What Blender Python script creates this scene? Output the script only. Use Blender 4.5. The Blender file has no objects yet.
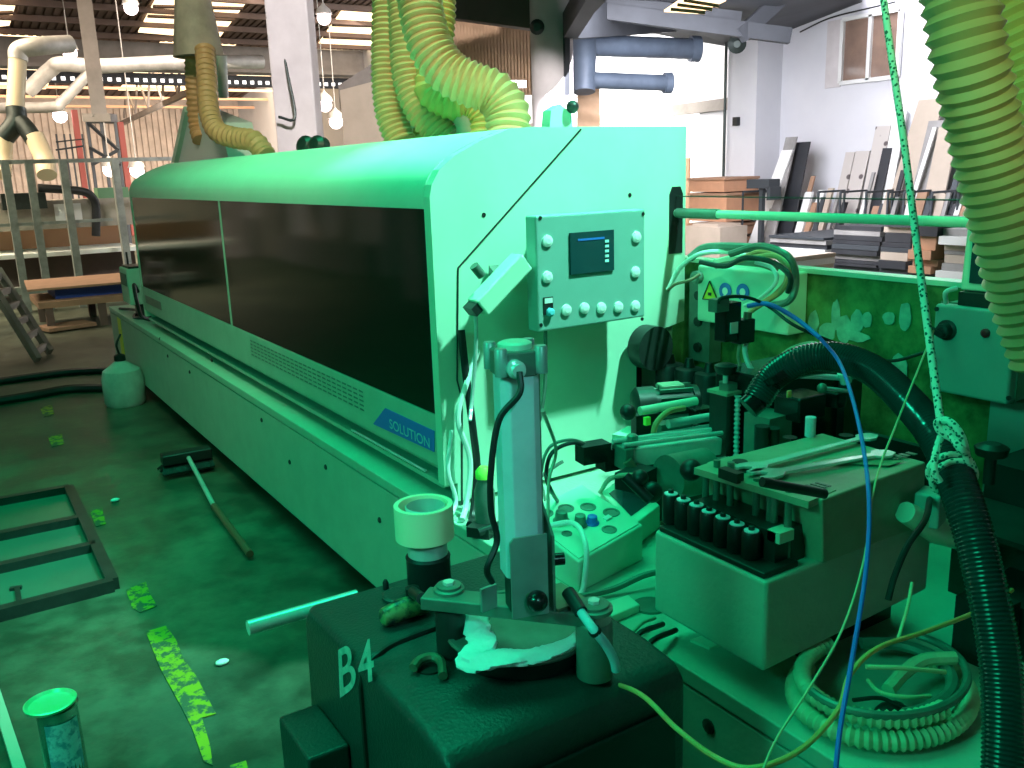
import bpy, bmesh, math, random
from mathutils import Vector, Matrix
random.seed(7)
PI = math.pi
SC = bpy.context.scene
COL = SC.collection

# ------------------------------------------------------------------ camera
F = 900.0; CX, CY = 512.0, 384.0; CAMH = 1.6
def _cv(px, py): return Vector(((px-CX)/F, -(py-CY)/F, -1.0))
_Y = _cv(-79, 189).normalized()
_Z = -(_cv(640, 4170).normalized()); _Z = (_Z - _Y*_Z.dot(_Y)).normalized()
_X = _Y.cross(_Z)
ROT = Matrix((_X, _Y, _Z))                 # camera vector -> world vector
CAM = Vector((0, 0, CAMH))
cd = bpy.data.cameras.new('camera'); cam = bpy.data.objects.new('camera', cd); COL.objects.link(cam)
cam.matrix_world = Matrix.Translation(CAM) @ ROT.to_4x4()
cd.sensor_width = 36; cd.sensor_fit = 'HORIZONTAL'; cd.lens = 36*F/1024; cd.clip_start = .02; cd.clip_end = 200
SC.camera = cam
def ray(px, py): return ROT @ _cv(px, py)
def atx(x, px, py): d = ray(px, py); return CAM + d*(x/d.x)
def aty(y, px, py): d = ray(px, py); return CAM + d*(y/d.y)
def atz(z, px, py): d = ray(px, py); return CAM + d*((z-CAMH)/d.z)
def atd(t, px, py): return CAM + ray(px, py)*t

# ------------------------------------------------------------------ world, exposure, lights
SC.view_settings.view_transform = 'Standard'; SC.view_settings.look = 'None'
SC.view_settings.exposure = 0.0; SC.view_settings.gamma = 1.0; SC.view_settings.use_curve_mapping = False
w = bpy.data.worlds.new('world'); SC.world = w; w.use_nodes = True
w.node_tree.nodes['Background'].inputs[0].default_value = (.55, .75, .7, 1); w.node_tree.nodes['Background'].inputs[1].default_value = .015
def light(name, typ, loc, tgt, energy, color, sx=1, sy=None, spread=None, **kw):
    l = bpy.data.lights.new(name, typ); l.energy = energy; l.color = color
    if typ == 'AREA':
        l.shape = 'RECTANGLE'; l.size = sx; l.size_y = sy or sx
        if spread: l.spread = spread
    for k, v in kw.items(): setattr(l, k, v)
    o = bpy.data.objects.new(name, l); COL.objects.link(o); o.location = loc
    o.rotation_euler = (Vector(tgt)-Vector(loc)).to_track_quat('-Z', 'Y').to_euler()
    return o
GREEN = (.012, 1.0, .46)
light('green_roof_light', 'AREA', (0.9, 3.6, 6.2), (1.1, 3.6, 0), 185, GREEN, 2.0, 8.5, spread=1.5)
light('green_lamp', 'SPOT', (2.6, .8, 4.3), (1.60, 2.33, 1.66), 1500, (.30, 1.0, .74), spot_size=.48, spot_blend=.5, shadow_soft_size=.08)
light('green_fill_light', 'AREA', (-1.6, .9, 2.6), (1.1, 1.35, .8), 44, (.012, 1, .52), .7, .5)  # added fill from the left for the applicator box side
light('column_fill_light', 'SPOT', (2.2, 3.2, 6.4), (5.6, 10.6, 3.2), 4600, (1, .93, .93), spot_size=.95, spot_blend=.6, shadow_soft_size=.4)  # added spot that whitens the column faces toward the camera
light('left_green_light', 'AREA', (-7.0, 5.0, 4.2), (1, 5, .6), 10, (.02, 1, .6), 3, 7)  # wide green area light on the left, aimed at the machine
light('hall_light', 'AREA', (6, 22, 5.6), (4, 26, 0), 1700, (1, .82, .66), 14, 10, spread=2.2)
light('far_hall_light', 'AREA', (8, 34, 4.6), (6, 40, 2.6), 2000, (1, .84, .7), 18, 6)
light('hall_side_light', 'AREA', (-1, 15, 5.2), (2, 15.5, 0), 420, (1, .80, .58), 5, 4, spread=2.0)
light('hood_top_fill', 'SPOT', (-.2, .6, 5.2), (1.8, 3.9, 2.2), 520, (1, .80, .58), spot_size=.62, spot_blend=.7, shadow_soft_size=.3)  # added warm spot bringing red into the hoses and hood top
light('cowl_fill', 'SPOT', (-.6, 2.2, 5.0), (2.0, 7.2, 2.5), 620, (1, .95, .70), spot_size=.40, spot_blend=.6, shadow_soft_size=.3)  # extra spot added to lift the dark cowl and its hoses
light('post_fill', 'SPOT', (.0, -.9, 2.5), (.76, 1.2, 1.12), 75, (.22, 1, .85), spot_size=.26, spot_blend=.7, shadow_soft_size=.1)  # small added spot brightening the front of the aluminium post
light('duct_fill', 'SPOT', (-.6, -1.7, 3.4), (1.86, 1.1, 1.95), 330, (.38, 1, .42), spot_size=.30, spot_blend=.6, shadow_soft_size=.15)  # narrow spot added for the thick ribbed duct at upper right
light('guard_fill', 'SPOT', (-3.5, 6.0, 4.8), (1.2, 13.4, .8), 900, (.85, 1, .72), spot_size=.7, spot_blend=.6, shadow_soft_size=.3)  # added spot lightening the guard frame
light('wall_fill', 'AREA', (8.8, 8.6, 4.6), (12.5, 9.5, 1.6), 1250, (.93, .92, 1), 3.2, 7)  # area light added indoors to whiten the right wall
light('bay_fill', 'AREA', (10.2, 15.0, 4.0), (13, 16.5, 3), 900, (1, .97, .9), 2.2, 3)  # area light added to overexpose the wall by the opening

# ------------------------------------------------------------------ materials
def mat(name, c, rough=.5, metal=0.0, noise=0.0, nscale=6.0, c2=None, bump=0.0, bscale=40.0, emit=None, estr=0, alpha=1, trans=0, spec=None, sss=None):
    m = bpy.data.materials.new(name); m.use_nodes = True
    nt = m.node_tree; b = nt.nodes['Principled BSDF']
    b.inputs['Roughness'].default_value = rough; b.inputs['Metallic'].default_value = metal
    b.inputs['Base Color'].default_value = (*c, 1)
    if spec is not None: b.inputs['Specular IOR Level'].default_value = spec
    if trans: b.inputs['Transmission Weight'].default_value = trans
    if alpha < 1: b.inputs['Alpha'].default_value = alpha
    if emit: b.inputs['Emission Color'].default_value = (*emit, 1); b.inputs['Emission Strength'].default_value = estr
    tc = nt.nodes.new('ShaderNodeTexCoord')
    if noise or c2:
        n = nt.nodes.new('ShaderNodeTexNoise'); n.inputs['Scale'].default_value = nscale; n.inputs['Detail'].default_value = 7; n.inputs['Roughness'].default_value = .62
        nt.links.new(tc.outputs['Object'], n.inputs['Vector'])
        r = nt.nodes.new('ShaderNodeValToRGB'); k = noise or .2
        r.color_ramp.elements[0].position = .5-k*.5-.02; r.color_ramp.elements[1].position = .5+k*.5+.02
        cc = c2 or tuple(v*.6 for v in c)
        r.color_ramp.elements[0].color = (*cc, 1); r.color_ramp.elements[1].color = (*c, 1)
        nt.links.new(n.outputs['Fac'], r.inputs['Fac']); nt.links.new(r.outputs['Color'], b.inputs['Base Color'])
    if bump:
        n2 = nt.nodes.new('ShaderNodeTexNoise'); n2.inputs['Scale'].default_value = bscale; n2.inputs['Detail'].default_value = 4
        nt.links.new(tc.outputs['Object'], n2.inputs['Vector'])
        bp = nt.nodes.new('ShaderNodeBump'); bp.inputs['Strength'].default_value = bump; bp.inputs['Distance'].default_value = .01
        nt.links.new(n2.outputs['Fac'], bp.inputs['Height']); nt.links.new(bp.outputs['Normal'], b.inputs['Normal'])
    return m
M = {}
M['paint'] = mat('machine_paint', (.50, .78, .60), .38, 0, .5, 5, (.44, .70, .53))  # part of the green light is mixed into the machine paint colour
M['paint_d'] = mat('base_paint', (.36, .58, .45), .5, 0, .6, 9, (.28, .46, .35), .15, 90)
M['panelgrey'] = mat('control_box_grey', (.22, .42, .37), .45, 0, .3, 6, (.20, .38, .33), .05, 200)
M['grime'] = mat('worn_green_panel', (.15, .34, .10), .7, 0, .22, 6, (.025, .075, .012), .3, 30)
M['chip'] = mat('bare_patch', (.30, .62, .48), .6, 0, .3, 30)
M['coverm'] = mat('dirty_cover_paint', (.33, .44, .31), .42, 0, .6, 12, (.20, .28, .18), .1, 60)
M['glass_dark'] = mat('smoked_window', (.002, .016, .010), .08, 0, .4, 1.2, (.003, .012, .007), spec=.28)
M['black'] = mat('black_rubber', (.012, .014, .014), .45)
M['blackgloss'] = mat('black_plastic', (.01, .012, .012), .22)
M['dark'] = mat('dark_metal', (.045, .06, .055), .4, .5, .4, 14)
M['body'] = mat('charcoal_body_paint', (.028, .055, .05), .40, 0, .5, 9, (.02, .04, .036), .2, 160)
M['bodyd'] = mat('black_vent_panel', (.008, .014, .013), .5)
M['steel'] = mat('steel', (.85, .92, .90), .2, .35, .3, 25, (.66, .76, .74))
M['alu'] = mat('aluminium', (.70, .80, .88), .35, .15, .2, 12, (.62, .72, .80))
M['brass'] = mat('worn_plate', (.26, .30, .2), .4, .6, .4, 18)
M['hose_g'] = mat('cream_duct_hose', (.72, .40, .18), .5, 0, .4, 8, (.64, .35, .15))
M['hose_y'] = mat('yellow_duct_hose', (.80, .46, .14), .5, 0, .4, 8, (.7, .40, .12))
M['hose_c'] = mat('pale_coiled_hose', (.52, .70, .44), .5, 0, .5, 20)
M['hose_k'] = mat('black_vacuum_hose', (.012, .045, .045), .18)
M['white'] = mat('white_plastic', (.78, .85, .80), .4)
M['cream'] = mat('masking_tape', (.95, .86, .58), .6)
M['cloth'] = mat('white_cloth', (.92, .97, .98), .9, 0, .5, 14, (.72, .84, .88), .4, 60)
M['tank'] = mat('milky_plastic', (.62, .70, .66), .3, 0, .3, 6)
M['blue'] = mat('blue_cord', (.03, .16, .75), .4)
M['label'] = mat('blue_label', (.03, .16, .62), .45)
M['labeltx'] = mat('label_letters', (.20, .62, .72), .5)
M['stencil'] = mat('pale_stencil_paint', (.45, .70, .62), .7, 0, .3, 40)
M['yel'] = mat('warning_yellow', (.80, .80, .05), .5)
M['yline'] = mat('yellow_floor_paint', (.62, .85, .05), .7, 0, .4, 30, (.45, .68, .05))
M['red'] = mat('red_plastic', (.35, .01, .02), .4)
M['redpole'] = mat('red_brown_handle', (.35, .08, .05), .4)
M['rope'] = mat('speckled_rope', (.70, .85, .72), .8)
def _rope():
    m = M['rope']; nt = m.node_tree; b = nt.nodes['Principled BSDF']; tc = nt.nodes.new('ShaderNodeTexCoord')
    v = nt.nodes.new('ShaderNodeTexVoronoi'); v.inputs['Scale'].default_value = 150; nt.links.new(tc.outputs['Object'], v.inputs['Vector'])
    r = nt.nodes.new('ShaderNodeValToRGB'); r.color_ramp.elements[0].position = .30; r.color_ramp.elements[0].color = (.02, .12, .09, 1); r.color_ramp.elements[1].position = .42; r.color_ramp.elements[1].color = (.70, .88, .74, 1)
    nt.links.new(v.outputs['Distance'], r.inputs['Fac']); nt.links.new(r.outputs['Color'], b.inputs['Base Color'])
_rope()
M['string'] = mat('pale_yellow_string', (.62, .60, .34), .8)
M['screen'] = mat('dark_screen', (.012, .05, .06), .12)
M['key'] = mat('lit_key', (.5, .8, .8), .3)
M['wood'] = mat('raw_timber', (.42, .24, .15), .7, 0, .5, 8, (.30, .18, .11))
M['board_o'] = mat('orange_board', (.58, .30, .17), .7, 0, .5, 5, (.45, .24, .14))
M['board_g'] = mat('grey_board', (.34, .33, .32), .6, 0, .4, 4)
M['board_d'] = mat('dark_laminate', (.03, .033, .04), .5, 0, .3, 4)
M['board_b'] = mat('beige_board', (.50, .42, .34), .6, 0, .4, 3, (.42, .35, .28))
M['board_w'] = mat('white_board', (.75, .75, .73), .5)
M['rackm'] = mat('rack_steel', (.06, .07, .08), .5, .4)
M['wallw'] = mat('white_wall', (.68, .68, .71), .85, 0, .5, 1.2, (.60, .60, .64), .1, 12)
M['wallfar'] = mat('far_wall_sheet', (.62, .52, .45), .8, 0, .4, 2)
M['colw'] = mat('white_column_paint', (.66, .62, .62), .8, 0, .5, 2.5, (.50, .46, .46), .1, 12)
M['roof'] = mat('roof_sheet_brown', (.17, .11, .09), .7, 0, .5, 1.5, (.10, .07, .06))
M['beam'] = mat('grey_roof_beam', (.30, .27, .25), .7, 0, .4, 2)
M['beamd'] = mat('dark_roof_beam', (.05, .055, .065), .7, 0, .4, 2)
M['purlin'] = mat('warm_purlin', (.75, .42, .25), .6)
M['ductm'] = mat('pale_metal_duct', (.62, .60, .56), .4, .2, .3, 3)
M['ductb'] = mat('blue_grey_duct', (.10, .13, .18), .5, .1, .4, 3)
M['coneg'] = mat('grey_cowl', (.62, .50, .40), .6, 0, .3, 4)
M['fence'] = mat('grey_guard_frame', (.34, .36, .33), .55, 0, .3, 8)
M['jug'] = mat('white_jerrycan', (.55, .66, .60), .4, 0, .3, 6)
M['bluesheet'] = mat('blue_sheet', (.02, .05, .28), .5)
M['redpost'] = mat('red_post', (.50, .12, .10), .6)
M['plate'] = mat('grey_steel_plate', (.30, .42, .40), .35, .3, .3, 14, (.24, .34, .32))
M['creamd'] = mat('cream_duct_paint', (.72, .60, .40), .5)
M['bgreen'] = mat('green_cloth_edge', (.10, .22, .12), .7)
M['oven'] = mat('beige_machine_panel', (.36, .33, .27), .6, 0, .4, 3)
M['tin'] = mat('tin_metal', (.60, .70, .64), .25, .8, .3, 10)
M['tinlabel'] = mat('pale_blue_tin_label', (.45, .85, .95), .5, 0, .05, 22, (.14, .40, .55))
M['tinlid'] = mat('greasy_tin_lid', (.30, .75, .30), .3, .2, .4, 18, (.55, .80, .55))
M['glow'] = mat('daylight_sheet', (.9, .8, .65), .6, emit=(1, .72, .42), estr=2.6)
M['glow2'] = mat('daylight_opening', (.9, .9, .9), .6, emit=(1, .96, .93), estr=1.7)
M['lamp'] = mat('hall_lamp_bulb', (1, 1, 1), .4, emit=(1, .80, .78), estr=9)
M['tube'] = mat('tube_light', (1, 1, 1), .4, emit=(1, .98, 1), estr=8)
M['winglass'] = mat('reflecting_window_pane', (.16, .11, .09), .12, 0, .5, 2.5, (.30, .20, .15))
M['paneg'] = mat('dull_green_glass', (.05, .15, .11), .3, 0, .5, 3, (.04, .11, .08))
M['mid'] = mat('green_grey_metal', (.17, .27, .22), .4, .3, .5, 20)
M['gbright'] = mat('bright_green_tape', (.35, .9, .10), .5)

def wave_mat(m, scale, axis='X', strength=.5):
    nt = m.node_tree; b = nt.nodes['Principled BSDF']; tc = nt.nodes.new('ShaderNodeTexCoord')
    wv = nt.nodes.new('ShaderNodeTexWave'); wv.bands_direction = axis; wv.inputs['Scale'].default_value = scale
    nt.links.new(tc.outputs['Object'], wv.inputs['Vector']); bp = nt.nodes.new('ShaderNodeBump')
    bp.inputs['Strength'].default_value = strength; bp.inputs['Distance'].default_value = .06
    nt.links.new(wv.outputs['Fac'], bp.inputs['Height']); nt.links.new(bp.outputs['Normal'], b.inputs['Normal'])
def corr_mat(name, c, scale, axis):
    m = mat(name, c, .75, 0, .4, 2); wave_mat(m, scale, axis, 1.0); return m
M['corr'] = corr_mat('corrugated_orange_sheet', (.52, .33, .20), 1.6, 'DIAGONAL')

# floor: stained concrete
def floor_mat():
    m = bpy.data.materials.new('stained_concrete'); m.use_nodes = True; nt = m.node_tree; b = nt.nodes['Principled BSDF']
    tc = nt.nodes.new('ShaderNodeTexCoord')
    def noi(s, d=8, r=.65):
        n = nt.nodes.new('ShaderNodeTexNoise'); n.inputs['Scale'].default_value = s; n.inputs['Detail'].default_value = d; n.inputs['Roughness'].default_value = r
        nt.links.new(tc.outputs['Object'], n.inputs['Vector']); return n
    a = noi(.9); r = nt.nodes.new('ShaderNodeValToRGB')
    r.color_ramp.elements[0].position = .36; r.color_ramp.elements[0].color = (.042, .062, .044, 1)
    r.color_ramp.elements[1].position = .66; r.color_ramp.elements[1].color = (.125, .145, .10, 1)
    nt.links.new(a.outputs['Fac'], r.inputs['Fac'])
    s = noi(5); r2 = nt.nodes.new('ShaderNodeValToRGB'); r2.color_ramp.elements[0].position = .4; r2.color_ramp.elements[1].position = .62
    r2.color_ramp.elements[0].color = (.55, .55, .5, 1); r2.color_ramp.elements[1].color = (1.15, 1.15, 1.1, 1)
    nt.links.new(s.outputs['Fac'], r2.inputs['Fac'])
    mx = nt.nodes.new('ShaderNodeMixRGB'); mx.blend_type = 'MULTIPLY'; mx.inputs[0].default_value = 1
    nt.links.new(r.outputs['Color'], mx.inputs[1]); nt.links.new(r2.outputs['Color'], mx.inputs[2]); nt.links.new(mx.outputs[0], b.inputs['Base Color'])
    rr = nt.nodes.new('ShaderNodeMapRange'); rr.inputs['To Min'].default_value = .28; rr.inputs['To Max'].default_value = .6
    nt.links.new(s.outputs['Fac'], rr.inputs['Value']); nt.links.new(rr.outputs['Result'], b.inputs['Roughness'])
    bp = nt.nodes.new('ShaderNodeBump'); bp.inputs['Strength'].default_value = .15; bp.inputs['Distance'].default_value = .01
    q = noi(22); nt.links.new(q.outputs['Fac'], bp.inputs['Height']); nt.links.new(bp.outputs['Normal'], b.inputs['Normal'])
    return m
M['floor'] = floor_mat()

# ------------------------------------------------------------------ mesh helpers (world coordinates)
def V(*a): return Vector(a)
def smooth_path(pts, n=8):
    pts = [Vector(p) for p in pts]
    if len(pts) < 3: return pts
    P = [pts[0]*2-pts[1]] + pts + [pts[-1]*2-pts[-2]]; out = []
    for i in range(1, len(P)-2):
        for k in range(n):
            t = k/n; a, b, c, d = P[i-1], P[i], P[i+1], P[i+2]
            out.append(.5*((2*b)+(c-a)*t+(2*a-5*b+4*c-d)*t*t+(3*b-a-3*c+d)*t**3))
    out.append(pts[-1]); return out
def resample(pts, step):
    L = [0]
    for a, b in zip(pts, pts[1:]): L.append(L[-1]+(b-a).length)
    n = max(2, int(L[-1]/step)); out = []; j = 0
    for i in range(n+1):
        s = L[-1]*i/n
        while j < len(pts)-2 and L[j+1] < s: j += 1
        t = (s-L[j])/max(1e-9, L[j+1]-L[j]); out.append(pts[j].lerp(pts[j+1], min(1, max(0, t))))
    return out
class MB:
    def __init__(s): s.v = []; s.f = []; s.sm = []
    def add(s, vs, fs, smooth=False):
        o = len(s.v); s.v += [Vector(v) for v in vs]; s.f += [tuple(i+o for i in f) for f in fs]; s.sm += [smooth]*len(fs); return s
    def hexa(s, a, b):      # a: four bottom corners, b: four top corners, same order
        return s.add(list(a)+list(b), [(3,2,1,0),(4,5,6,7),(0,1,5,4),(1,2,6,5),(2,3,7,6),(3,0,4,7)])
    def box(s, x0, x1, y0, y1, z0, z1):
        return s.hexa([(x0,y0,z0),(x1,y0,z0),(x1,y1,z0),(x0,y1,z0)], [(x0,y0,z1),(x1,y0,z1),(x1,y1,z1),(x0,y1,z1)])
    def cbox(s, c, sz, rot=0, ax='Z', bev=0):
        R = Matrix.Rotation(rot, 3, ax); c = Vector(c); h = Vector(sz)/2
        q = [(-1,-1),(1,-1),(1,1),(-1,1)]
        return s.hexa([c+R@V(i*h.x, j*h.y, -h.z) for i, j in q], [c+R@V(i*h.x, j*h.y, h.z) for i, j in q])
    def obox(s, o, u, v, w):
        o, u, v, w = map(Vector, (o, u, v, w)); return s.hexa([o, o+u, o+u+v, o+v], [o+w, o+u+w, o+u+v+w, o+v+w])
    def bar(s, p, q, a, b=None, up=(0,0,1)):
        p, q = Vector(p), Vector(q); d = (q-p).normalized(); up = Vector(up)
        if abs(d.dot(up)) > .98: up = V(1,0,0)
        r = d.cross(up).normalized(); u = r.cross(d); b = b or a
        k = [(-r*a-u*b)/2, (r*a-u*b)/2, (r*a+u*b)/2, (-r*a+u*b)/2]
        return s.hexa([p+i for i in k], [q+i for i in k])
    def sweep(s, pts, rads, seg=10, cap=True, smooth=True, flat=1.0):
        n = len(pts); t0 = (pts[1]-pts[0]).normalized(); u = t0.orthogonal().normalized(); vs = []
        for i, p in enumerate(pts):
            t = (pts[min(i+1, n-1)]-pts[max(i-1, 0)]).normalized()
            u = (u-t*u.dot(t)).normalized(); w_ = t.cross(u); r = rads[i] if isinstance(rads, list) else rads
            for k in range(seg):
                a = 2*PI*k/seg; vs.append(p+u*math.cos(a)*r+w_*math.sin(a)*r*flat)
        fs = [(i*seg+k, i*seg+(k+1)%seg, (i+1)*seg+(k+1)%seg, (i+1)*seg+k) for i in range(n-1) for k in range(seg)]
        s.add(vs, fs, smooth)
        if cap:
            s.add(vs[:seg], [tuple(reversed(range(seg)))]); s.add(vs[-seg:], [tuple(range(seg))])
        return s
    def cyl(s, p, q, r, r2=None, seg=20, cap=True):
        return s.sweep([Vector(p), Vector(q)], [r, r if r2 is None else r2], seg, cap)
    def tube(s, pts, r, seg=8, n=8): return s.sweep(smooth_path(pts, n), r, seg)
    def ribbed(s, pts, r, pitch=.026, depth=.12, seg=20):
        P = resample(smooth_path(pts, 12), pitch/4); pat = [1, 1-depth*.5, 1-depth, 1-depth*.5]
        return s.sweep(P, [r*pat[i % 4] for i in range(len(P))], seg)
    def lathe(s, c, prof, seg=24, ax=(0,0,1)):
        c = Vector(c); ax = Vector(ax).normalized(); pts = [c+ax*z for r, z in prof]
        u = ax.orthogonal().normalized(); w_ = ax.cross(u); vs = []
        for (r, z), p in zip(prof, pts):
            for k in range(seg):
                a = 2*PI*k/seg; vs.append(p+(u*math.cos(a)+w_*math.sin(a))*max(r, 1e-5))
        n = len(prof)
        s.add(vs, [(i*seg+k, i*seg+(k+1)%seg, (i+1)*seg+(k+1)%seg, (i+1)*seg+k) for i in range(n-1) for k in range(seg)], True)
        s.add(vs[:seg], [tuple(reversed(range(seg)))]); s.add(vs[-seg:], [tuple(range(seg))]); return s
    def prism(s, poly, ext):      # poly: world points (planar), ext vector
        n = len(poly); e = Vector(ext); P = [Vector(p) for p in poly]
        s.add(P+[p+e for p in P], [tuple(reversed(range(n))), tuple(range(n, 2*n))]+[(i, (i+1)%n, n+(i+1)%n, n+i) for i in range(n)]); return s
    def ball(s, c, r, sz=(1,1,1), seg=16):
        prof = [(r*math.sin(PI*i/10), -r*math.cos(PI*i/10)) for i in range(11)]
        o = len(s.v); s.lathe((0,0,0), prof, seg)
        for i in range(o, len(s.v)): v = s.v[i]; s.v[i] = Vector(c)+V(v.x*sz[0], v.y*sz[1], v.z*sz[2])
        return s
BASE = {}
def build(name, mb, m, parent=None, bevel=0, **kw):
    me = bpy.data.meshes.new(name)
    if parent is None:
        lo = V(*(min(v[i] for v in mb.v) for i in range(3))); hi = V(*(max(v[i] for v in mb.v) for i in range(3)))
        base = V((lo.x+hi.x)/2, (lo.y+hi.y)/2, lo.z)
    else: base = BASE[parent.name]
    me.from_pydata([v-base for v in mb.v], [], mb.f); me.materials.append(M[m] if isinstance(m, str) else m)
    me.polygons.foreach_set('use_smooth', mb.sm)
    bm = bmesh.new(); bm.from_mesh(me); bmesh.ops.recalc_face_normals(bm, faces=bm.faces); bm.to_mesh(me); bm.free()
    if any(mb.sm): me.set_sharp_from_angle(angle=.7)
    o = bpy.data.objects.new(name, me); COL.objects.link(o); BASE[o.name] = base
    if parent is None: o.location = base
    else: o.parent = parent
    if bevel:
        md = o.modifiers.new('edge', 'BEVEL'); md.width = bevel; md.segments = 3; md.limit_method = 'ANGLE'; md.angle_limit = .7
    for k, v in kw.items(): o[k] = v
    return o
def tag(o, label, cat, group=None):
    o['label'] = label; o['category'] = cat
    if group: o['group'] = group
    return o
def thing(name, loc, label, cat, group=None):
    o = bpy.data.objects.new(name, None); COL.objects.link(o); o.location = loc; o.empty_display_size = .05
    BASE[o.name] = Vector(loc); return tag(o, label, cat, group)
def struct(name, mb, m, parent=None, **kw):
    o = build(name, mb, m, parent, **kw)
    if parent is None: o['kind'] = 'structure'
    return o
def text_mb(txt, o, u, v, depth=.001, bold=0):    # txt in the plane of u (reading direction, total width) and v (cap height)
    cu = bpy.data.curves.new('t', 'FONT'); cu.body = txt; cu.size = 1; cu.offset = bold
    ob = bpy.data.objects.new('t', cu); COL.objects.link(ob)
    me = ob.to_mesh(); vs = [p.co.copy() for p in me.vertices]; fs = [tuple(p.vertices) for p in me.polygons]
    x0 = min(p.x for p in vs); x1 = max(p.x for p in vs); y0 = min(p.y for p in vs); y1 = max(p.y for p in vs)
    ob.to_mesh_clear(); bpy.data.objects.remove(ob); bpy.data.curves.remove(cu)
    o, u, v = Vector(o), Vector(u), Vector(v); mb = MB()
    nrm = u.cross(v).normalized()*depth
    mb.add([o+u*((p.x-x0)/(x1-x0))+v*((p.y-y0)/(y1-y0))+nrm for p in vs], fs); return mb

# ------------------------------------------------------------------ the hall
fl = MB().box(-9, 12.6, -6, 46, -.1, 0); struct('floor', fl, 'floor')
wr = MB()
WX = 12.5
wr.box(WX, WX+.25, -4, 12.9, 0, 7.0)
wr.box(WX, WX+.25, 12.9, 46, 2.6, 7.0)
wr.box(WX, WX+.25, 18.6, 46, 0, 2.6)
struct('wall_right', wr, 'wallw')
struct('wall_left', MB().box(-9.2, -9, -6, 46, 0, 7), 'wallw')
struct('wall_back', MB().box(-9, 12.5, -6.2, -6, 0, 7), 'wallw')
fw = MB()
for i in range(86): fw.box(-9+i*.25, -9+i*.25+.19, 41.9, 42, 0, 4.6)
fw.box(-9, 12.5, 42, 42.2, 0, 8.5)
struct('wall_far', fw, 'wallfar')
lt = MB().bar((WX-.06, 12.0, 2.62), (WX-.06, 20.5, 2.52), .12, .2); struct('trim_1', lt, 'beam')
ow = MB().box(WX+1.2, WX+1.4, 11, 22, -.05, 6); struct('wall_outside', ow, 'glow2')
struct('ground_outside', MB().box(12.6, 13.7, 11, 22, -.1, 0), 'floor')
# roof: low bay sheets, beams and purlins
rf = MB()
def sheet(x0, x1, y0, z0, y1, z1, mb, n=None, th=.05):
    n = n or int((x1-x0)/.3); dx = (x1-x0)/n
    for i in range(n):
        a, b = x0+i*dx, x0+i*dx+dx*.62
        mb.hexa([(a,y0,z0),(b,y0,z0),(b,y1,z1),(a,y1,z1)], [(a,y0,z0+th+.05),(b,y0,z0+th+.05),(b,y1,z1+th+.05),(a,y1,z1+th+.05)])
    mb.hexa([(x0,y0,z0+th),(x1,y0,z0+th),(x1,y1,z1+th),(x0,y1,z1+th)], [(x0,y0,z0+.2),(x1,y0,z0+.2),(x1,y1,z1+.2),(x0,y1,z1+.2)])
sheet(-9, 12.6, -6, 9.0, 28.0, 5.427, rf, 110)
sheet(-9, 12.6, 28.5, 6.3, 42, 5.0, rf)
struct('ceiling', rf, 'roof')
def zroof(y): return 9.0+(y+6)*(5.9-9.0)/29.5 if y < 28.2 else 6.3+(y-28.5)*(5.0-6.3)/13.5
bv = MB().box(-9, 12.5, 28.0, 28.3, 4.75, 5.4); bv.box(-9, 12.5, 27.8, 28.6, 4.65, 4.75); struct('trim_2', bv, 'beam')
vn = MB()
for i in range(90): vn.box(-9+i*.24, -9+i*.24+.11, 28.7, 28.72, 4.40, 4.50)
struct('window_2', vn, 'glow2')
struct('trim_3', MB().box(-9, 12.5, 28.72, 28.9, 4.33, 4.65), 'beamd')
k = 4
for y in (27.2, 25.9, 24.6, 23.3, 22.0):
    struct('trim_%d' % k, MB().bar((-9, y, zroof(y)-.1), (12.5, y, zroof(y)-.1), .12, .14), 'roof'); k += 1
for y in (29.8, 31.2, 32.8, 34.4, 36, 37.8, 39.7):
    struct('trim_%d' % k, MB().bar((-9, y, zroof(y)-.7), (12.5, y, zroof(y)-.7), .07, .09), 'purlin'); k += 1
for x in (1.0, 7.5):
    tr = MB().bar((x, 29, 4.3), (x, 42, 4.0), .14, .16); 
    for j in range(5):
        y = 29.2+j*2.4; tr.bar((x, y, 4.3), (x, y+1.2, zroof(y)-.1), .07); tr.bar((x, y+1.2, zroof(y)-.1), (x, y+2.4, 4.2), .07)
    struct('trim_%d' % k, tr, 'beam'); k += 1
lc = [atx(12.5, 742, 49), atx(12.5, 862, 2), atd(7.2, 880, -120), atd(9.5, 430, -60), atd(11.6, 440, -2)]
lc = [Vector(q) for q in (lc[0], lc[1], lc[2], lc[3], lc[4])]
struct('ceiling_low', MB().prism(lc, (0, 0, .12)), 'beamd')  # dark sheet colour carries the shade of the unlit ceiling
struct('ceiling_slope', MB().prism([atx(12.45, 740, 48), atx(12.45, 862, 2), atd(10.4, 862, -40), atd(11.4, 720, -20)], (0, 0, .1)), 'rackm')
sp = [atd(9.8, *q) for q in [(664, 12), (698, 14), (726, 1), (690, -6)]]; sko = struct('window_30', MB().prism(sp, (0, 0, .02)), 'glow')
slm = MB()
for k_ in (.25, .5, .75): slm.bar(sp[0].lerp(sp[3], k_)-V(0,0,.02), sp[1].lerp(sp[2], k_)-V(0,0,.02), .035)
build('glazing_bar', slm, 'purlin', sko)
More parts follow.
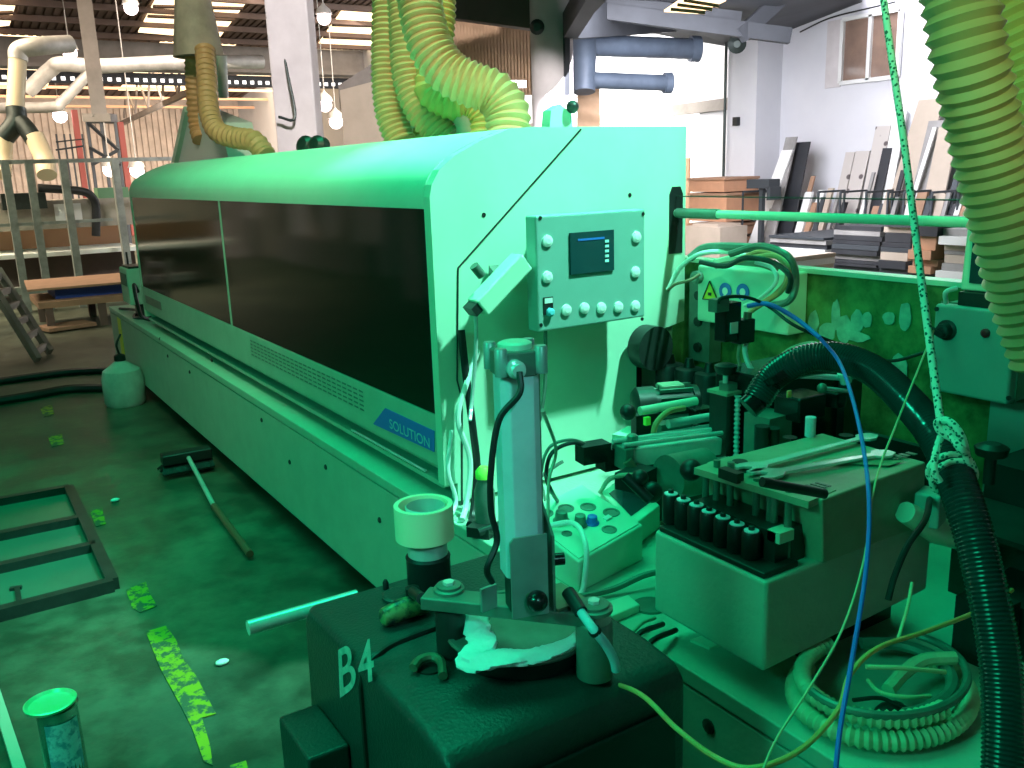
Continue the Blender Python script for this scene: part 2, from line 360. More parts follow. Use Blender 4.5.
# skylight sheets
def skylight(pts_px, y_or, n):
    for i, (x0, x1, y0, y1) in enumerate(pts_px):
        mb = MB()
        mb.hexa([(x0,y0,zroof(y0)-.03),(x1,y0,zroof(y0)-.03),(x1,y1,zroof(y1)-.03),(x0,y1,zroof(y1)-.03)], [(x0,y0,zroof(y0)),(x1,y0,zroof(y0)),(x1,y1,zroof(y1)),(x0,y1,zroof(y1))])
        struct('window_%d' % (n+i), mb, 'glow')
def roofpt(px, py):
    d = ray(px, py)
    # plane z = 9 + (y+6)*s
    s_ = (5.9-9.0)/29.5; t = (9.0+6*s_-CAMH)/(d.z-s_*d.y); return CAM+d*t
def sky_px(n, quad, bars=3):
    P_ = [roofpt(*q)-V(0, 0, .06) for q in quad]; o = struct('window_%d' % n, MB().prism(P_, (0, 0, .03)), 'glow')
    m = MB()
    for i in range(1, bars): m.bar(P_[0].lerp(P_[3], i/bars)-V(0,0,.03), P_[1].lerp(P_[2], i/bars)-V(0,0,.03), .22, .05)
    build('glazing_bar', m, 'roof', o)
sky_px(3, [(138, 30), (218, 37), (252, -8), (158, -8)], 4)
sky_px(4, [(-20, 26), (9, 23), (18, -8), (-20, -8)], 2)
sky_px(5, [(316, 45), (370, 48), (385, 8), (342, 8)], 3)
skylight([(2.2, 4.6, 30, 40), (7.2, 9.6, 30, 40), (-4, -1.6, 30, 38), (11, 12.3, 30, 38)], 0, 7)

# columns
def column(name, px, d, wx, wy, top=7.4, m='colw', **kw):
    p = atd(d, px, 60); return struct(name, MB().box(p.x-wx/2, p.x+wx/2, p.y-wy/2, p.y+wy/2, 0, top), m), p
def col_on(px0, px1, d, py=80):
    a, b = atd(d, px0, py), atd(d, px1, py); return a, b
a, b = col_on(271, 313, 11)
u = (b-a); u.z = 0; v = V(-u.y, u.x, 0)*.8
c1 = MB().prism([V(a.x,a.y,0), V(a.x,a.y,0)+u, V(a.x,a.y,0)+u+v, V(a.x,a.y,0)+v], (0,0,7.4)); struct('column_1', c1, 'colw', bevel=.02)
cp = MB()
q0 = atd(10.96, 279, 25); q1 = atd(10.96, 295, 117); cp.tube([q0, q0.lerp(q1,.5), q1, q1-(b-a).normalized()*.2], .018)
tag(build('conduit', cp, 'dark'), 'thin dark conduit bent down the front of the white square column', 'pipe')
p = atd(11.5, 552, 60)
c2 = MB().lathe((p.x, p.y, 0), [(.27, 0), (.27, 4.05), (.33, 4.1), (.33, 4.32), (.27, 4.35), (.27, 7)], 28); struct('column_2', c2, 'colw')
a, b = col_on(727, 752, 14, 120)
c3 = MB().box(11.9, 12.5, 10.95, 11.6, 0, 7); struct('column_3', c3, 'wallw')
struct('trim_40', MB().cyl((11.87, 11.63, 1.0), (11.87, 11.63, 5), .025), 'dark')
struct('prop_column_1', MB().box(-3.2, -2.7, 10.2, 10.7, 0, 7), 'colw'); struct('prop_column_2', MB().box(-3.2, -2.7, 19, 19.5, 0, 7), 'colw')  # unseen columns added as streaks for the smoked windows to reflect
rm = thing('reflection_prop', (-3.4, 15, 0), 'unseen pale machine with a big ring, added for the smoked windows to reflect', 'machine')  # out of view, added to shape the window reflections
build('body', MB().box(-4.4, -3.6, 13.2, 17.6, .0, 1.35), 'board_w', rm, .04); build('base', MB().box(-3.6, -3.3, 13.4, 17.4, 0, .5), 'board_g', rm)
build('ring', MB().tube([V(-3.5, 15.2+math.cos(a*.2618)*.75, .95+math.sin(a*.2618)*.75) for a in range(25)], .11, 12, 3), 'coneg', rm)
build('side_cover', MB().box(-3.9, -3.4, 17.7, 19, 0, 1.5), 'oven', rm, .03)
# beams at upper right
bb = MB(); A = atd(11.5, 565, 22); B = V(12.2, 12.3, 4.1)
bb.bar(A, B, .3, .42); struct('trim_41', bb, 'beamd')
bb = MB().bar(atd(11.4, 445, 2), atd(11.5, 560, 18), .2, .38); struct('trim_42', bb, 'roof')
bb = MB().bar(atd(11.2, 570, 26), atd(9.0, 600, -25), .18, .3); bb.bar(atd(11.3, 566, 34), atd(8.6, 625, -30), .1, .1); struct('trim_43', bb, 'beamd')
bb = MB().bar(atd(11.2, 566, 30), atd(11.4, 566, 95), .07); struct('trim_44', bb, 'beamd')
bb = MB(); 
for (p_, q_) in [((500, -8), (740, 20)), ((560, 6), (790, 36)), ((740, 36), (790, -10))]:
    bb.bar(atd(12.2, *p_), atd(12.2, *q_), .14, .2)
struct('trim_45', bb, 'beamd')
# side partition of orange corrugated sheet behind the hoses
cs = MB(); a = atd(13.5, 438, 95); b = atd(13.5, 548, 95); t0 = atd(13.5, 438, 4); n = 34
for i in range(n):
    p0 = a.lerp(b, i/n); p1 = a.lerp(b, (i+.6)/n); cs.add([p0, p1, p1+V(0,0,t0.z-a.z), p0+V(0,0,t0.z-a.z)], [(0,1,2,3)])
    cs.v[-4:] = [v_+ray(490,60)*(-.04) for v_ in cs.v[-4:]]
h = V(0,0,t0.z-a.z); bk = ray(490, 60)*.06
cs.hexa([a, b, b+bk, a+bk], [a+h, b+h, b+bk+h, a+bk+h]); struct('wall_partition', cs, 'corr')
pt = MB(); a2 = atd(14.2, 345, 160); b2 = atd(14.2, 447, 150); pt.hexa([a2, b2, b2+bk, a2+bk], [a2+V(0,0,1.05), b2+V(0,0,1.3), b2+bk+V(0,0,1.3), a2+bk+V(0,0,1.05)]); struct('wall_low', pt, 'board_b')
pt = MB(); a2 = atd(14.3, 340, 110); b2 = atd(14.3, 392, 102); hh = V(0,0,.62); pt.hexa([a2, b2, b2+bk, a2+bk], [a2+hh*.6, b2+hh*1.2, b2+bk+hh*1.2, a2+bk+hh*.6]); struct('trim_46', pt, 'beam')
pw = MB(); a3 = atd(13.3, 578, 128); b3 = atd(13.3, 600, 128); pw.hexa([a3, b3, b3+bk, a3+bk], [q+V(0,0,.75) for q in (a3, b3, b3+bk, a3+bk)]); struct('wall_strip', pw, 'corr')

# blue-grey air ducts high at the opening
t = thing('air_duct', atd(13, 585, 60), 'blue-grey branching air duct with two round arms beside the round column', 'duct')
d_ = MB(); pa = atd(12.8, 583, 36); pb = atd(12.8, 584, 92); d_.cyl(pa, pb, .2, .16); build('riser', d_, 'ductb', t)
build('arm', MB().cyl(atd(12.8, 583, 45), atd(13.6, 695, 49), .15, .15).cyl(atd(13.6, 690, 49), atd(13.62, 699, 49), .19), 'ductb', t)
build('arm', MB().cyl(atd(12.8, 586, 80), atd(13.2, 668, 83), .115).cyl(atd(13.2, 664, 83), atd(13.22, 671, 83), .15), 'ductb', t)
tl = MB(); tl.cyl(atd(13.9, 590, 62), atd(14.2, 694, 64), .045); tag(build('tube_lamp', tl, 'tube'), 'glowing white tube lamp between the two duct arms', 'lamp')
tl = MB(); tl.cyl(atd(13, 502, 84), atd(13, 526, 84), .05); tag(build('tube_lamp', tl, 'tube'), 'glowing lamp low beside the round column, behind the hoses', 'lamp')
# brackets on column heads
for px, py, d, tx in [(537, 27, 11.2, 'dark round cap fitting on the left of the round column head'), (737, 44, 13.2, 'dark round cap fitting at the head of the wall column')]:
    q = atd(d, px, py); sc__ = .62 if px < 600 else .9; o = MB().lathe(q+ray(px,py)*.02, [(.13*sc__, -.1), (.15*sc__, -.04), (.15*sc__, .06), (.05, .1)], 18, ax=ray(px, py)*-1); tag(build('ventilator_cap', o, 'dark'), tx, 'fitting')

# window on the right wall
wm = MB(); P = [atx(WX-.02, *q) for q in [(842, 82), (899, 74), (900, 9), (843, 21)]]
y0 = P[0].y; y1 = P[1].y; z0 = P[0].z-.02; z1 = (P[2].z+P[3].z)/2
wn = struct('window_1', MB().box(WX-.04, WX-.01, y1, y0, z0, z1), 'winglass')
fm = MB()
for a_, b_ in [((y0, z0), (y0, z1)), ((y1, z0), (y1, z1)), ((y0, z0), (y1, z0)), ((y0, z1), (y1, z1)), (((y0+y1)/2, z0), ((y0+y1)/2, z1))]:
    fm.bar((WX-.06, a_[0], a_[1]), (WX-.06, b_[0], b_[1]), .06, .06)
build('window_frame', fm, 'board_w', wn)
build('reveal', MB().box(WX-.03, WX-.005, y0+.03, y0+.32, z0-.05, z1+.02), 'colw', wn)
wq = [atx(12.4, 800, 32), atx(12.4, 830, 18), atx(12.4, 870, 8), atx(12.4, 895, 2)]
tag(build('wall_cable', MB().tube(wq, .012), 'black'), 'thin dark cable strung along the white wall above the window', 'cable')

# hanging hall lamps and other lights
for px, py, d, tx in [(131, 8, 19, 'round glowing hall lamp at the top left under the roof, right of the hanging post'), (70, 53, 21, 'glowing hall lamp over the bend of the pale duct'),
                      (324, 18, 15, 'glowing hall lamp right of the white square column near the roof'), (110, 170, 20, 'bright lamp behind the guard frame, left of the pair'), (137, 171, 20, 'bright lamp behind the guard frame, right of the pair'),
                      (325, 105, 22, 'bright lamp low to the right of the white square column'), (60, 116, 27, 'bright lamp far away under the pale duct'), (336, 122, 24, 'bright lamp lowest to the right of the white square column')]:
    q = atd(d, px, py); s_ = d*.0075
    t = thing('hall_lamp', q, tx, 'lamp'); build('bulb', MB().ball(q, s_), 'lamp', t)
    zr = zroof(q.y)
    build('lamp_shade', MB().lathe(q+V(0,0,s_*.5), [(s_*1.25, 0), (s_*1.0, s_*.7), (s_*.3, s_*1.3), (.03, s_*1.5), (.012, s_*1.5), (.012, max(.3, zr-q.z-.4*s_))], 16), 'ductm', t)

# pale ducts and hanging post on the left
t = thing('pale_duct', atd(17, 120, 70), 'pale round metal duct run with a slanting branch under the roof at the left', 'duct')
build('pipe', MB().tube([atd(17, 27, 92), atd(17, 50, 70), atd(17, 62, 64), atd(17.4, 100, 66), atd(18, 185, 62), atd(19, 262, 62)], .14, 14), 'ductm', t)
build('branch', MB().tube([atd(17.3, 90, 72), atd(17.2, 62, 102), atd(17.2, 52, 107), atd(17.3, 0, 108)], .1, 12), 'ductm', t)
hp = MB().bar(atd(14, 83, -8), atd(14, 100, 118), .22, .22); hp.bar(atd(14, 86, 118), atd(14, 114, 118), .25, .12)
tag(build('hanging_post', hp, 'beam'), 'grey steel post hanging from the roof at the left with a flat foot', 'post')
t = thing('yellow_duct', atd(12.5, 18, 170), 'cream duct splitting into two legs at a dark fork, far left', 'duct')
build('pipe', MB().tube([atd(12.5, 18, 52), atd(12.5, 17, 75), atd(12.5, 15, 112)], .115, 16), 'creamd', t)
build('elbow', MB().tube([atd(12.5, 18, 60), atd(12.5, 20, 50), atd(12.6, 40, 46), atd(13, 70, 44)], .125, 14), 'ductm', t)
build('fork', MB().tube([atd(12.5, 16, 108), atd(12.5, 16, 122), atd(12.5, 4, 138)], .13, 14).tube([atd(12.5, 16, 118), atd(12.5, 26, 128), atd(12.5, 34, 140)], .12, 14), 'dark', t)
build('leg', MB().tube([atd(12.5, 34, 136), atd(12.5, 44, 158), atd(12.4, 47, 175)], .13, 14), 'creamd', t)
build('leg', MB().tube([atd(12.5, 4, 136), atd(12.5, 3, 158), atd(12.4, 2, 175)], .12, 14), 'creamd', t)
# racking uprights far away
for i, (px, hpx, m_, tx) in enumerate([(122, 122, 'redpost', 'red upright post beside the braced rack frame'), (76, 110, 'redpost', 'rust-coloured post left of the braced rack frame')]):
    a = atd(27, px, 165); b = atd(27, px-2, hpx); tag(build('steel_stanchion', MB().bar((b.x, b.y, 0), b, .16, .16), m_), tx, 'post')
rk = MB(); a, b, c, d = atd(22, 92, 165), atd(22, 120, 165), atd(22, 87, 122), atd(22, 115, 122); mlo = a.lerp(b,.5); mhi = c.lerp(d,.5)
for p_, q_ in [(V(c.x, c.y, 0), c), (V(d.x, d.y, 0), d), (c, d), (V(mhi.x, mhi.y, 0), mhi), (c, b.lerp(d,.35)), (b.lerp(d,.35), a), (a.lerp(c,.4), b)]: rk.bar(p_, q_, .07, .07)
tag(build('braced_rack', rk, 'rackm'), 'dark cross-braced rack frame standing behind the guard', 'rack')
rk = MB()
for px in (58, 66, 72, 84): q = atd(23, px-2, 134); rk.bar((q.x, q.y, 0), q, .04)
rk.bar(atd(23, 56, 150), atd(23, 84, 146), .04); rk.bar(atd(23, 56, 142), atd(23, 84, 139), .03)
tag(build('open_rack', rk, 'rackm'), 'thin open rack frame left of the cross-braced one', 'rack')

# ------------------------------------------------------------------ guard frame at left with machine behind
g = thing('machine_guard', atz(0, 70, 300), 'grey guard frame with tall posts and clear panels at the far left', 'guard')
def ground(px, py): return atz(0, px, py)
gy = 13.2
for a_, b_ in [((8, 160), (27, 305)), ((66, 160), (82, 298)), ((121, 160), (131, 290)), ((25, 162), (48, 292))]:
    p0, p1 = aty(gy, *a_), aty(gy, *b_); build('post', MB().bar((p1.x, gy, 0), (p1.x, gy, p0.z), .13 if a_[0] != 25 else .09, .09), 'fence', g)
ztop = aty(gy, 60, 161).z; 
build('rail', MB().bar((-.6, gy, ztop), (aty(gy, 176, 158).x, gy, ztop), .05, .05), 'fence', g)
build('rail', MB().bar((-.6, gy, .28), (2.1, gy, .28), .08, .1), 'fence', g)
build('rail', MB().bar((-.6, gy, 1.12), (2.1, gy, 1.12), .03, .04), 'fence', g)
t = thing('cabinet_machine', (1.0, 15, 0), 'long beige machine with an orange-backed shelf behind the guard frame', 'machine')
build('upper_panel', MB().box(-1.5, 2.6, 14.6, 15.4, .98, 1.38), 'oven', t)
build('shelf', MB().box(-1.5, 2.6, 14.2, 15.6, .62, .68), 'white', t)
build('lower_panel', MB().box(-1.5, 2.6, 14.8, 15.4, .05, .6), 'roof', t)
build('back_panel', MB().box(-1.5, 2.6, 15.3, 15.4, .68, .98), 'purlin', t)  # plain orange colour behind the shelf
build('hood', MB().box(.9, 1.45, 14.3, 14.58, 1.28, 1.5), 'dark', t)
tag(build('notice', MB().box(aty(14.58, 53, 200).x, aty(14.58, 80, 200).x, 14.58, 14.6, aty(14.58, 60, 224).z, aty(14.58, 60, 204).z), 'board_w'), 'blank white notice sheet behind the guard frame', 'notice')
gc = MB().box(aty(14.7, 97, 190).x, aty(14.7, 128, 190).x, 14.65, 15.0, 1.38, 1.53)
tag(build('green_crate', gc, 'bgreen'), 'dull green crate edge behind the guard frame, right of the white notice', 'crate')
tag(build('elbow_duct', MB().tube([aty(14.5, 38, 188), aty(14.5, 80, 191), aty(14.5, 92, 197), aty(14.5, 96, 208), aty(14.5, 96, 236)], .06, 10), 'black'), 'black bent duct behind the guard frame', 'duct')
# pallet with boards in front of the guard frame
t = thing('low_table', (1.5, 11.9, 0), 'low bench carrying panels in front of the guard frame', 'bench')
build('table_top', MB().box(.9, 2.2, 11.2, 12.2, .26, .33), 'wood', t)
for x in (1.0, 1.55, 2.1):
    for y in (11.25, 12.1): build('leg', MB().box(x-.04, x+.04, y-.04, y+.04, 0, .26), 'roof', t)
tag(build('wrapped_sheet', MB().box(1.1, 2.15, 11.4, 12.2, .33, .44), 'bluesheet'), 'dark blue sheet-wrapped panel on the low bench', 'panel')
tag(build('plywood_panel', MB().obox((.82, 11.3, .45), (1.45, -.05, 0), (.05, .95, .02), (0, 0, .025)), 'wood'), 'brownish plywood sheet lying on top of the blue panel', 'panel')
tag(build('offcut_board', MB().obox((.95, 11.0, .02), (.5, .12, 0), (-.1, .35, 0), (0, 0, .04)), 'wood'), 'reddish board offcut on the floor before the low bench', 'board')
# ladder
t = thing('step_ladder', atz(0, 40, 355), 'weathered wooden ladder leaning at the far left', 'ladder')
b0, b1 = atz(0.03, 38, 360), atz(.03, 50, 352); t0, t1 = atd(b0.y*.823/.823+1.0, -22, 285), atd(b0.y+1.2, -8, 280)
t0 = b0+(aty(b0.y+.4, 2, 302)-b0)*1.5; t1 = b1+(aty(b1.y+.4, 15, 297)-b1)*1.5
build('side_rail', MB().bar(b0, t0, .05, .08), 'oven', t); build('side_rail', MB().bar(b1, t1, .05, .08), 'oven', t)
for i in range(6): build('rung', MB().bar(b0.lerp(t0, .08+i*.17), b1.lerp(t1, .08+i*.17), .04, .06), 'oven', t)
# floor cables
tag(build('floor_hose', MB().tube([atz(.03, -20, 384), atz(.03, 30, 377), atz(.03, 70, 372), atz(.03, 112, 370)], .03), 'black'), 'black hose on the floor, the farther of two left of the jerrycan', 'hose')
tag(build('floor_hose', MB().tube([atz(.03, -20, 404), atz(.03, 30, 396), atz(.03, 70, 389), atz(.03, 112, 388)], .035), 'black'), 'black hose on the floor, the nearer of two left of the jerrycan', 'hose')
# jerrycan
jp = atz(0, 126, 404); t = thing('jerrycan', jp, 'milky white round jug on the floor by the far end of the machine', 'jug')
build('tank', MB().lathe(jp, [(.13, 0), (.145, .03), (.145, .2), (.13, .26), (.06, .31), (.035, .33)], 24), 'jug', t)
build('cap', MB().lathe(jp+V(0,0,.33), [(.04, 0), (.04, .04), (.015, .05)], 16), 'black', t)
build('tube', MB().tube([jp+V(0,0,.37), jp+V(-.01,0,.45), jp+V(.03,.02,.52)], .008), 'black', t)
# metal frame on the floor
Q = [atz(0, *p) for p in [(-55, 640), (114, 590), (70, 494), (-60, 515)]]
Q[0] = Q[1]+(atz(0, 0, 620)-Q[1])*1.5; Q[3] = Q[2]+(atz(0, 0, 507)-Q[2])*1.8
t = thing('panel_frame', Q[1], 'dark green metal frame with panes lying flat on the floor at left', 'frame')
up = V(0,0,.05)
for a_, b_ in [(0, 1), (1, 2), (2, 3)]: build('frame_bar', MB().bar(Q[a_]+up*.5, Q[b_]+up*.5, .045, .05), 'dark', t)
m1 = Q[1].lerp(Q[2], .33); m2 = Q[0].lerp(Q[3], .33); n1 = Q[1].lerp(Q[2], .62); n2 = Q[0].lerp(Q[3], .62)
build('crossbar', MB().bar(m1+up*.5, m2+up*.5, .045, .05), 'dark', t); build('crossbar', MB().bar(n1+up*.5, n2+up*.5, .045, .05), 'dark', t)
for (a_, b_, c_, d_) in [(Q[1], Q[0], m2, m1), (m1, m2, n2, n1), (n1, n2, Q[3], Q[2])]:
    a_, b_, c_, d_ = a_.copy(), b_.copy(), c_.copy(), d_.copy()
    build('pane', MB().hexa([a_+V(0,0,.004), b_+V(0,0,.004), c_+V(0,0,.004), d_+V(0,0,.004)], [a_+V(0,0,.012), b_+V(0,0,.012), c_+V(0,0,.012), d_+V(0,0,.012)]), 'paneg', t)
hz = .014; a_, b_, c_ = atz(hz, 10, 590), atz(hz, 22, 588), atz(hz, 20, 607)
tag(build('t_bracket', MB().bar(a_, b_, .02, .02).bar(a_.lerp(b_, .6), c_, .02, .02), 'dark'), 'small dark T-shaped bracket lying on the near pane of the floor frame', 'bracket')
# stick at lower left
tag(build('wooden_batten', MB().bar(atz(.02, -6, 690), atz(.02, 26, 790), .03, .03), 'board_b'), 'pale batten lying along the lower left edge of the floor', 'batten')
# broom
hb = [atz(.03, 163, 472), atz(.03, 212, 463)]
t = thing('push_broom', hb[0], 'push broom with black head and red-brown handle on the floor', 'broom')
dd = (hb[1]-hb[0])
bh = MB().bar(hb[0]+V(0,0,.07), hb[1]+V(0,0,.07), .09, .06); build('head', bh, 'black', t, bevel=.008)
br = MB()
for i in range(60):
    p_ = hb[0]+dd*((i+.5)/60); 
    for k_ in (-1, 0, 1): br.bar(p_+V(0, k_*.022, .03), p_+V(random.uniform(-.02,.02), k_*.075+random.uniform(-.01, .01), .002), .012, .012)
bo = build('bristles', br, 'black', t)
c0 = hb[0].lerp(hb[1], .52)+V(0,0,.07); e0 = atz(.03, 250, 554); md = atz(.05, 214, 506)
build('pole', MB().cyl(c0, md, .012), 'ductm', t); build('handle', MB().cyl(md, e0, .016), 'redpole', t)
# yellow floor marks (worn paint): ragged strips on one line
def paint_mat():
    m = bpy.data.materials.new('worn_yellow_paint'); m.use_nodes = True; nt = m.node_tree; b = nt.nodes['Principled BSDF']
    tc = nt.nodes.new('ShaderNodeTexCoord'); n = nt.nodes.new('ShaderNodeTexNoise'); n.inputs['Scale'].default_value = 17; n.inputs['Detail'].default_value = 8; n.inputs['Roughness'].default_value = .7
    nt.links.new(tc.outputs['Object'], n.inputs['Vector']); r = nt.nodes.new('ShaderNodeValToRGB'); r.color_ramp.elements[0].position = .46; r.color_ramp.elements[1].position = .52
    r.color_ramp.elements[0].color = (.06, .08, .05, 1); r.color_ramp.elements[1].color = (.32, .30, .008, 1)
    nt.links.new(n.outputs['Fac'], r.inputs['Fac']); nt.links.new(r.outputs['Color'], b.inputs['Base Color']); b.inputs['Roughness'].default_value = .6; return m
M['ypaint'] = paint_mat()
def paint(pxs, tx, m='ypaint'):
    P_ = [atz(.002, *q) for q in pxs]; n_ = len(P_)
    o = build('floor_marking', MB().add([p for p in P_]+[p+V(0,0,.002) for p in P_], [tuple(range(n_)), tuple(range(n_, 2*n_))]+[(i, (i+1) % n_, n_+(i+1) % n_, n_+i) for i in range(n_)]), m)
    tag(o, tx, 'floor marking')
paint([(146, 632), (166, 626), (176, 640), (184, 660), (196, 676), (206, 695), (216, 714), (202, 718), (210, 745), (213, 766), (204, 762), (192, 728), (184, 712), (172, 690), (160, 668), (152, 648)], 'longest worn yellow floor stripe, left of the jutting metal bar')
paint([(126, 590), (146, 582), (150, 594), (157, 606), (140, 613), (132, 608)], 'short worn yellow floor mark by the corner of the floor frame')
paint([(230, 766), (246, 761), (254, 790), (240, 800)], 'bit of yellow floor paint at the bottom edge, right of the long stripe')
paint([(90, 512), (102, 508), (106, 524), (96, 527)], 'faint yellow floor spot above the floor frame corner')
paint([(40, 408), (52, 405), (54, 414), (44, 417)], 'faint yellow floor spot near the black hoses')
paint([(48, 437), (62, 434), (64, 444), (52, 447)], 'faint yellow floor spot between the hoses and the floor frame')
for a_, tx in [((115, 500), 'small crumpled white scrap on the floor left of the broom'), ((222, 662), 'tiny white scrap on the floor right of the long yellow stripe'), ((35, 394), 'tiny pale scrap on the floor by the black hoses')]:
    q = atz(.01, *a_); tag(build('paper_scrap', MB().ball(q, .02, (1.2, .8, .5), 7), 'board_w'), tx, 'scrap')
# tin can
tp = atz(.005, 62, 792); tt = atz(.22, 57, 703); r_ = .075
t = thing('paint_tin', tp, 'open tin can with a pale blue label and greasy lid, lower left', 'tin')
hgt = .27; tq = atz(hgt, 56, 705); tq.z = 0
build('can', MB().lathe(tq, [(.05, 0), (.052, .005), (.05, hgt-.006), (.054, hgt), (.047, hgt), (.047, .02)], 32), 'tin', t)
lm = MB(); seg = 14
for i in range(seg):
    a0, a1 = [math.radians(225+100*k_/seg) for k_ in (i, i+1)]; R_ = .0512
    lm.add([tq+V(math.cos(a)*R_, math.sin(a)*R_, z) for a, z in ((a0, .03), (a1, .03), (a1, hgt-.03), (a0, hgt-.03))], [(0,1,2,3)], True)
build('label_band', lm, 'tinlabel', t)
ring = MB().lathe(tq+V(-.012,-.0,hgt+.004), [(.05, 0), (.062, .004), (.064, .011), (.060, .013), (.053, .005), (.0, .005)], 32)
build('lid', ring, 'tinlid', t)

# ------------------------------------------------------------------ right background: boards and stacks by the wall
def lean(name, px0, px1, pytop, m, tx, th=.03, dx=.45, dy=0, group=None, xw=12.42):
    a, b = atx(xw, px0, pytop), atx(xw, px1, pytop)
    y1_, y0_ = a.y, b.y; zt = (a.z+b.z)/2
    mb = MB().hexa([(xw-dx-th, y0_+dy, 0), (xw-dx, y0_+dy, 0), (xw-dx, y1_+dy, 0), (xw-dx-th, y1_+dy, 0)], [(xw-th, y0_, zt), (xw, y0_, zt), (xw, y1_, zt), (xw-th, y1_, zt)])
    return tag(build(name, mb, m), tx, 'board', group)
lean('leaning_board', 787, 798, 137, 'board_g', 'narrow grey board leaning behind the white one near the wall column', dy=.1, xw=11.85)
lean('leaning_board', 783, 794, 150, 'board_w', 'long white board leaning at a slant left of the dark board', dy=.5, xw=11.75, dx=.3)
lean('leaning_board', 796, 811, 142, 'board_d', 'dark charcoal board leaning right of the slanted white board', dy=.12, xw=11.95, dx=.3)
def spotted():
    m = mat('knotted_board', (.50, .46, .43), .7); nt = m.node_tree; b = nt.nodes['Principled BSDF']; tc = nt.nodes.new('ShaderNodeTexCoord')
    v = nt.nodes.new('ShaderNodeTexVoronoi'); v.inputs['Scale'].default_value = 4.5; nt.links.new(tc.outputs['Object'], v.inputs['Vector'])
    r = nt.nodes.new('ShaderNodeValToRGB'); r.color_ramp.elements[0].position = .16; r.color_ramp.elements[0].color = (.10, .08, .08, 1); r.color_ramp.elements[1].position = .22; r.color_ramp.elements[1].color = (.50, .46, .43, 1)
    nt.links.new(v.outputs['Distance'], r.inputs['Fac']); nt.links.new(r.outputs['Color'], b.inputs['Base Color']); return m
M['knots'] = spotted()
lean('leaning_board', 847, 856, 152, 'knots', 'left strip of the spotted pair of boards leaning on the wall')
lean('leaning_board', 857, 871, 151, 'knots', 'right and wider strip of the spotted pair of boards leaning on the wall')
lean('leaning_board', 877, 892, 126, 'knots', 'tall spotted board standing alone between the spotted pair and the rope')
lean('leaning_board', 884, 893, 148, 'board_d', 'short dark strip leaning in front of the tall spotted board', xw=12.3)
lean('leaning_board', 895, 908, 112, 'board_w', 'pale grey narrow board leaning just behind the rope')
lean('leaning_board', 920, 946, 99, 'board_b', 'tallest wide beige board leaning left of the thick green hose', dy=.35, xw=12.40)
lean('leaning_board', 930, 960, 120, 'board_g', 'grey-beige board leaning behind the front beige board', dy=.1, xw=12.34)
lean('leaning_board', 940, 960, 127, 'board_b', 'shorter beige board leaning in front, beside the thick green hose', xw=12.25)
lean('leaning_board', 934, 938, 127, 'board_w', 'thin white strip edge leaning beside the shorter beige board', xw=12.22, dy=.25)
lean('leaning_board', 908, 918, 150, 'board_g', 'dull narrow board leaning between the rope and the tallest beige board', xw=12.3, dy=.1)
lean('leaning_board', 724, 745, 187, 'board_d', 'dark grey board leaning at the foot of the wall column', dy=.15, xw=11.75, dx=.3)
lean('leaning_board', 776, 790, 205, 'board_g', 'low grey board leaning in front of the slanted white board', dy=.3, xw=12.1)
for i, (a, b, pt_) in enumerate([(812, 816, 176), (820, 826, 190), (761, 764, 182), (765, 768, 192), (873, 876, 172), (902, 906, 170), (955, 960, 178)]):
    lean('slim_offcut', a, b, pt_, ['wood', 'board_w', 'board_w', 'board_g', 'board_g', 'board_d', 'rackm'][i],
         ['thin brown offcut leaning right of the dark charcoal board', 'pale offcut leaning left of the steel rack', 'white strip leaning right of the wall column', 'grey strip leaning at the wall right of the column', 'grey strip leaning between the two spotted boards', 'dark strip leaning under the rope by the wall', 'dark strip leaning rightmost by the thick hose'][i], xw=12.1)
# board rack with hoops
t = thing('board_rack', (11.6, 9, 0), 'low dark steel rack of hoops holding boards along the white wall', 'rack')
for px in (754, 772, 830, 852, 878, 900, 916, 944):
    a = atx(11.55, px, 184); zt = 1.12
    build('hoop', MB().bar((11.3, a.y, 0), (11.3, a.y, zt), .025).bar((11.9, a.y, 0), (11.9, a.y, zt), .025).bar((11.3, a.y, zt), (11.9, a.y, zt), .03), 'rackm', t)
build('rail', MB().bar((11.9, atx(11.55, 750, 184).y, .2), (11.9, atx(11.55, 950, 184).y, .2), .04), 'rackm', t)
t = thing('clamp_stand', (11.2, atx(11.2, 760, 200).y, 0), 'dark stand with a boxy head right of the wall column', 'stand')
yy = atx(11.2, 762, 200).y
build('post', MB().bar((11.2, yy, 0), (11.2, yy, 1.18), .07), 'rackm', t); build('head', MB().box(11.1, 11.35, yy-.22, yy+.24, 1.18, 1.32).box(11.1, 11.35, yy-.25, yy-.18, 1.0, 1.2), 'rackm', t)
tag(build('wall_socket_box', MB().box(12.4, 12.5, atx(12.4, 914, 134).y, atx(12.4, 909, 134).y, atx(12.4, 911, 137).z, atx(12.4, 911, 130).z), 'black'), 'small black box on the wall above the leaning boards', 'box')
tag(build('wall_switch', MB().box(11.82, 11.9, 11.3, 11.4, 2.2, 2.34), 'black'), 'small black switch on the wall column', 'switch')
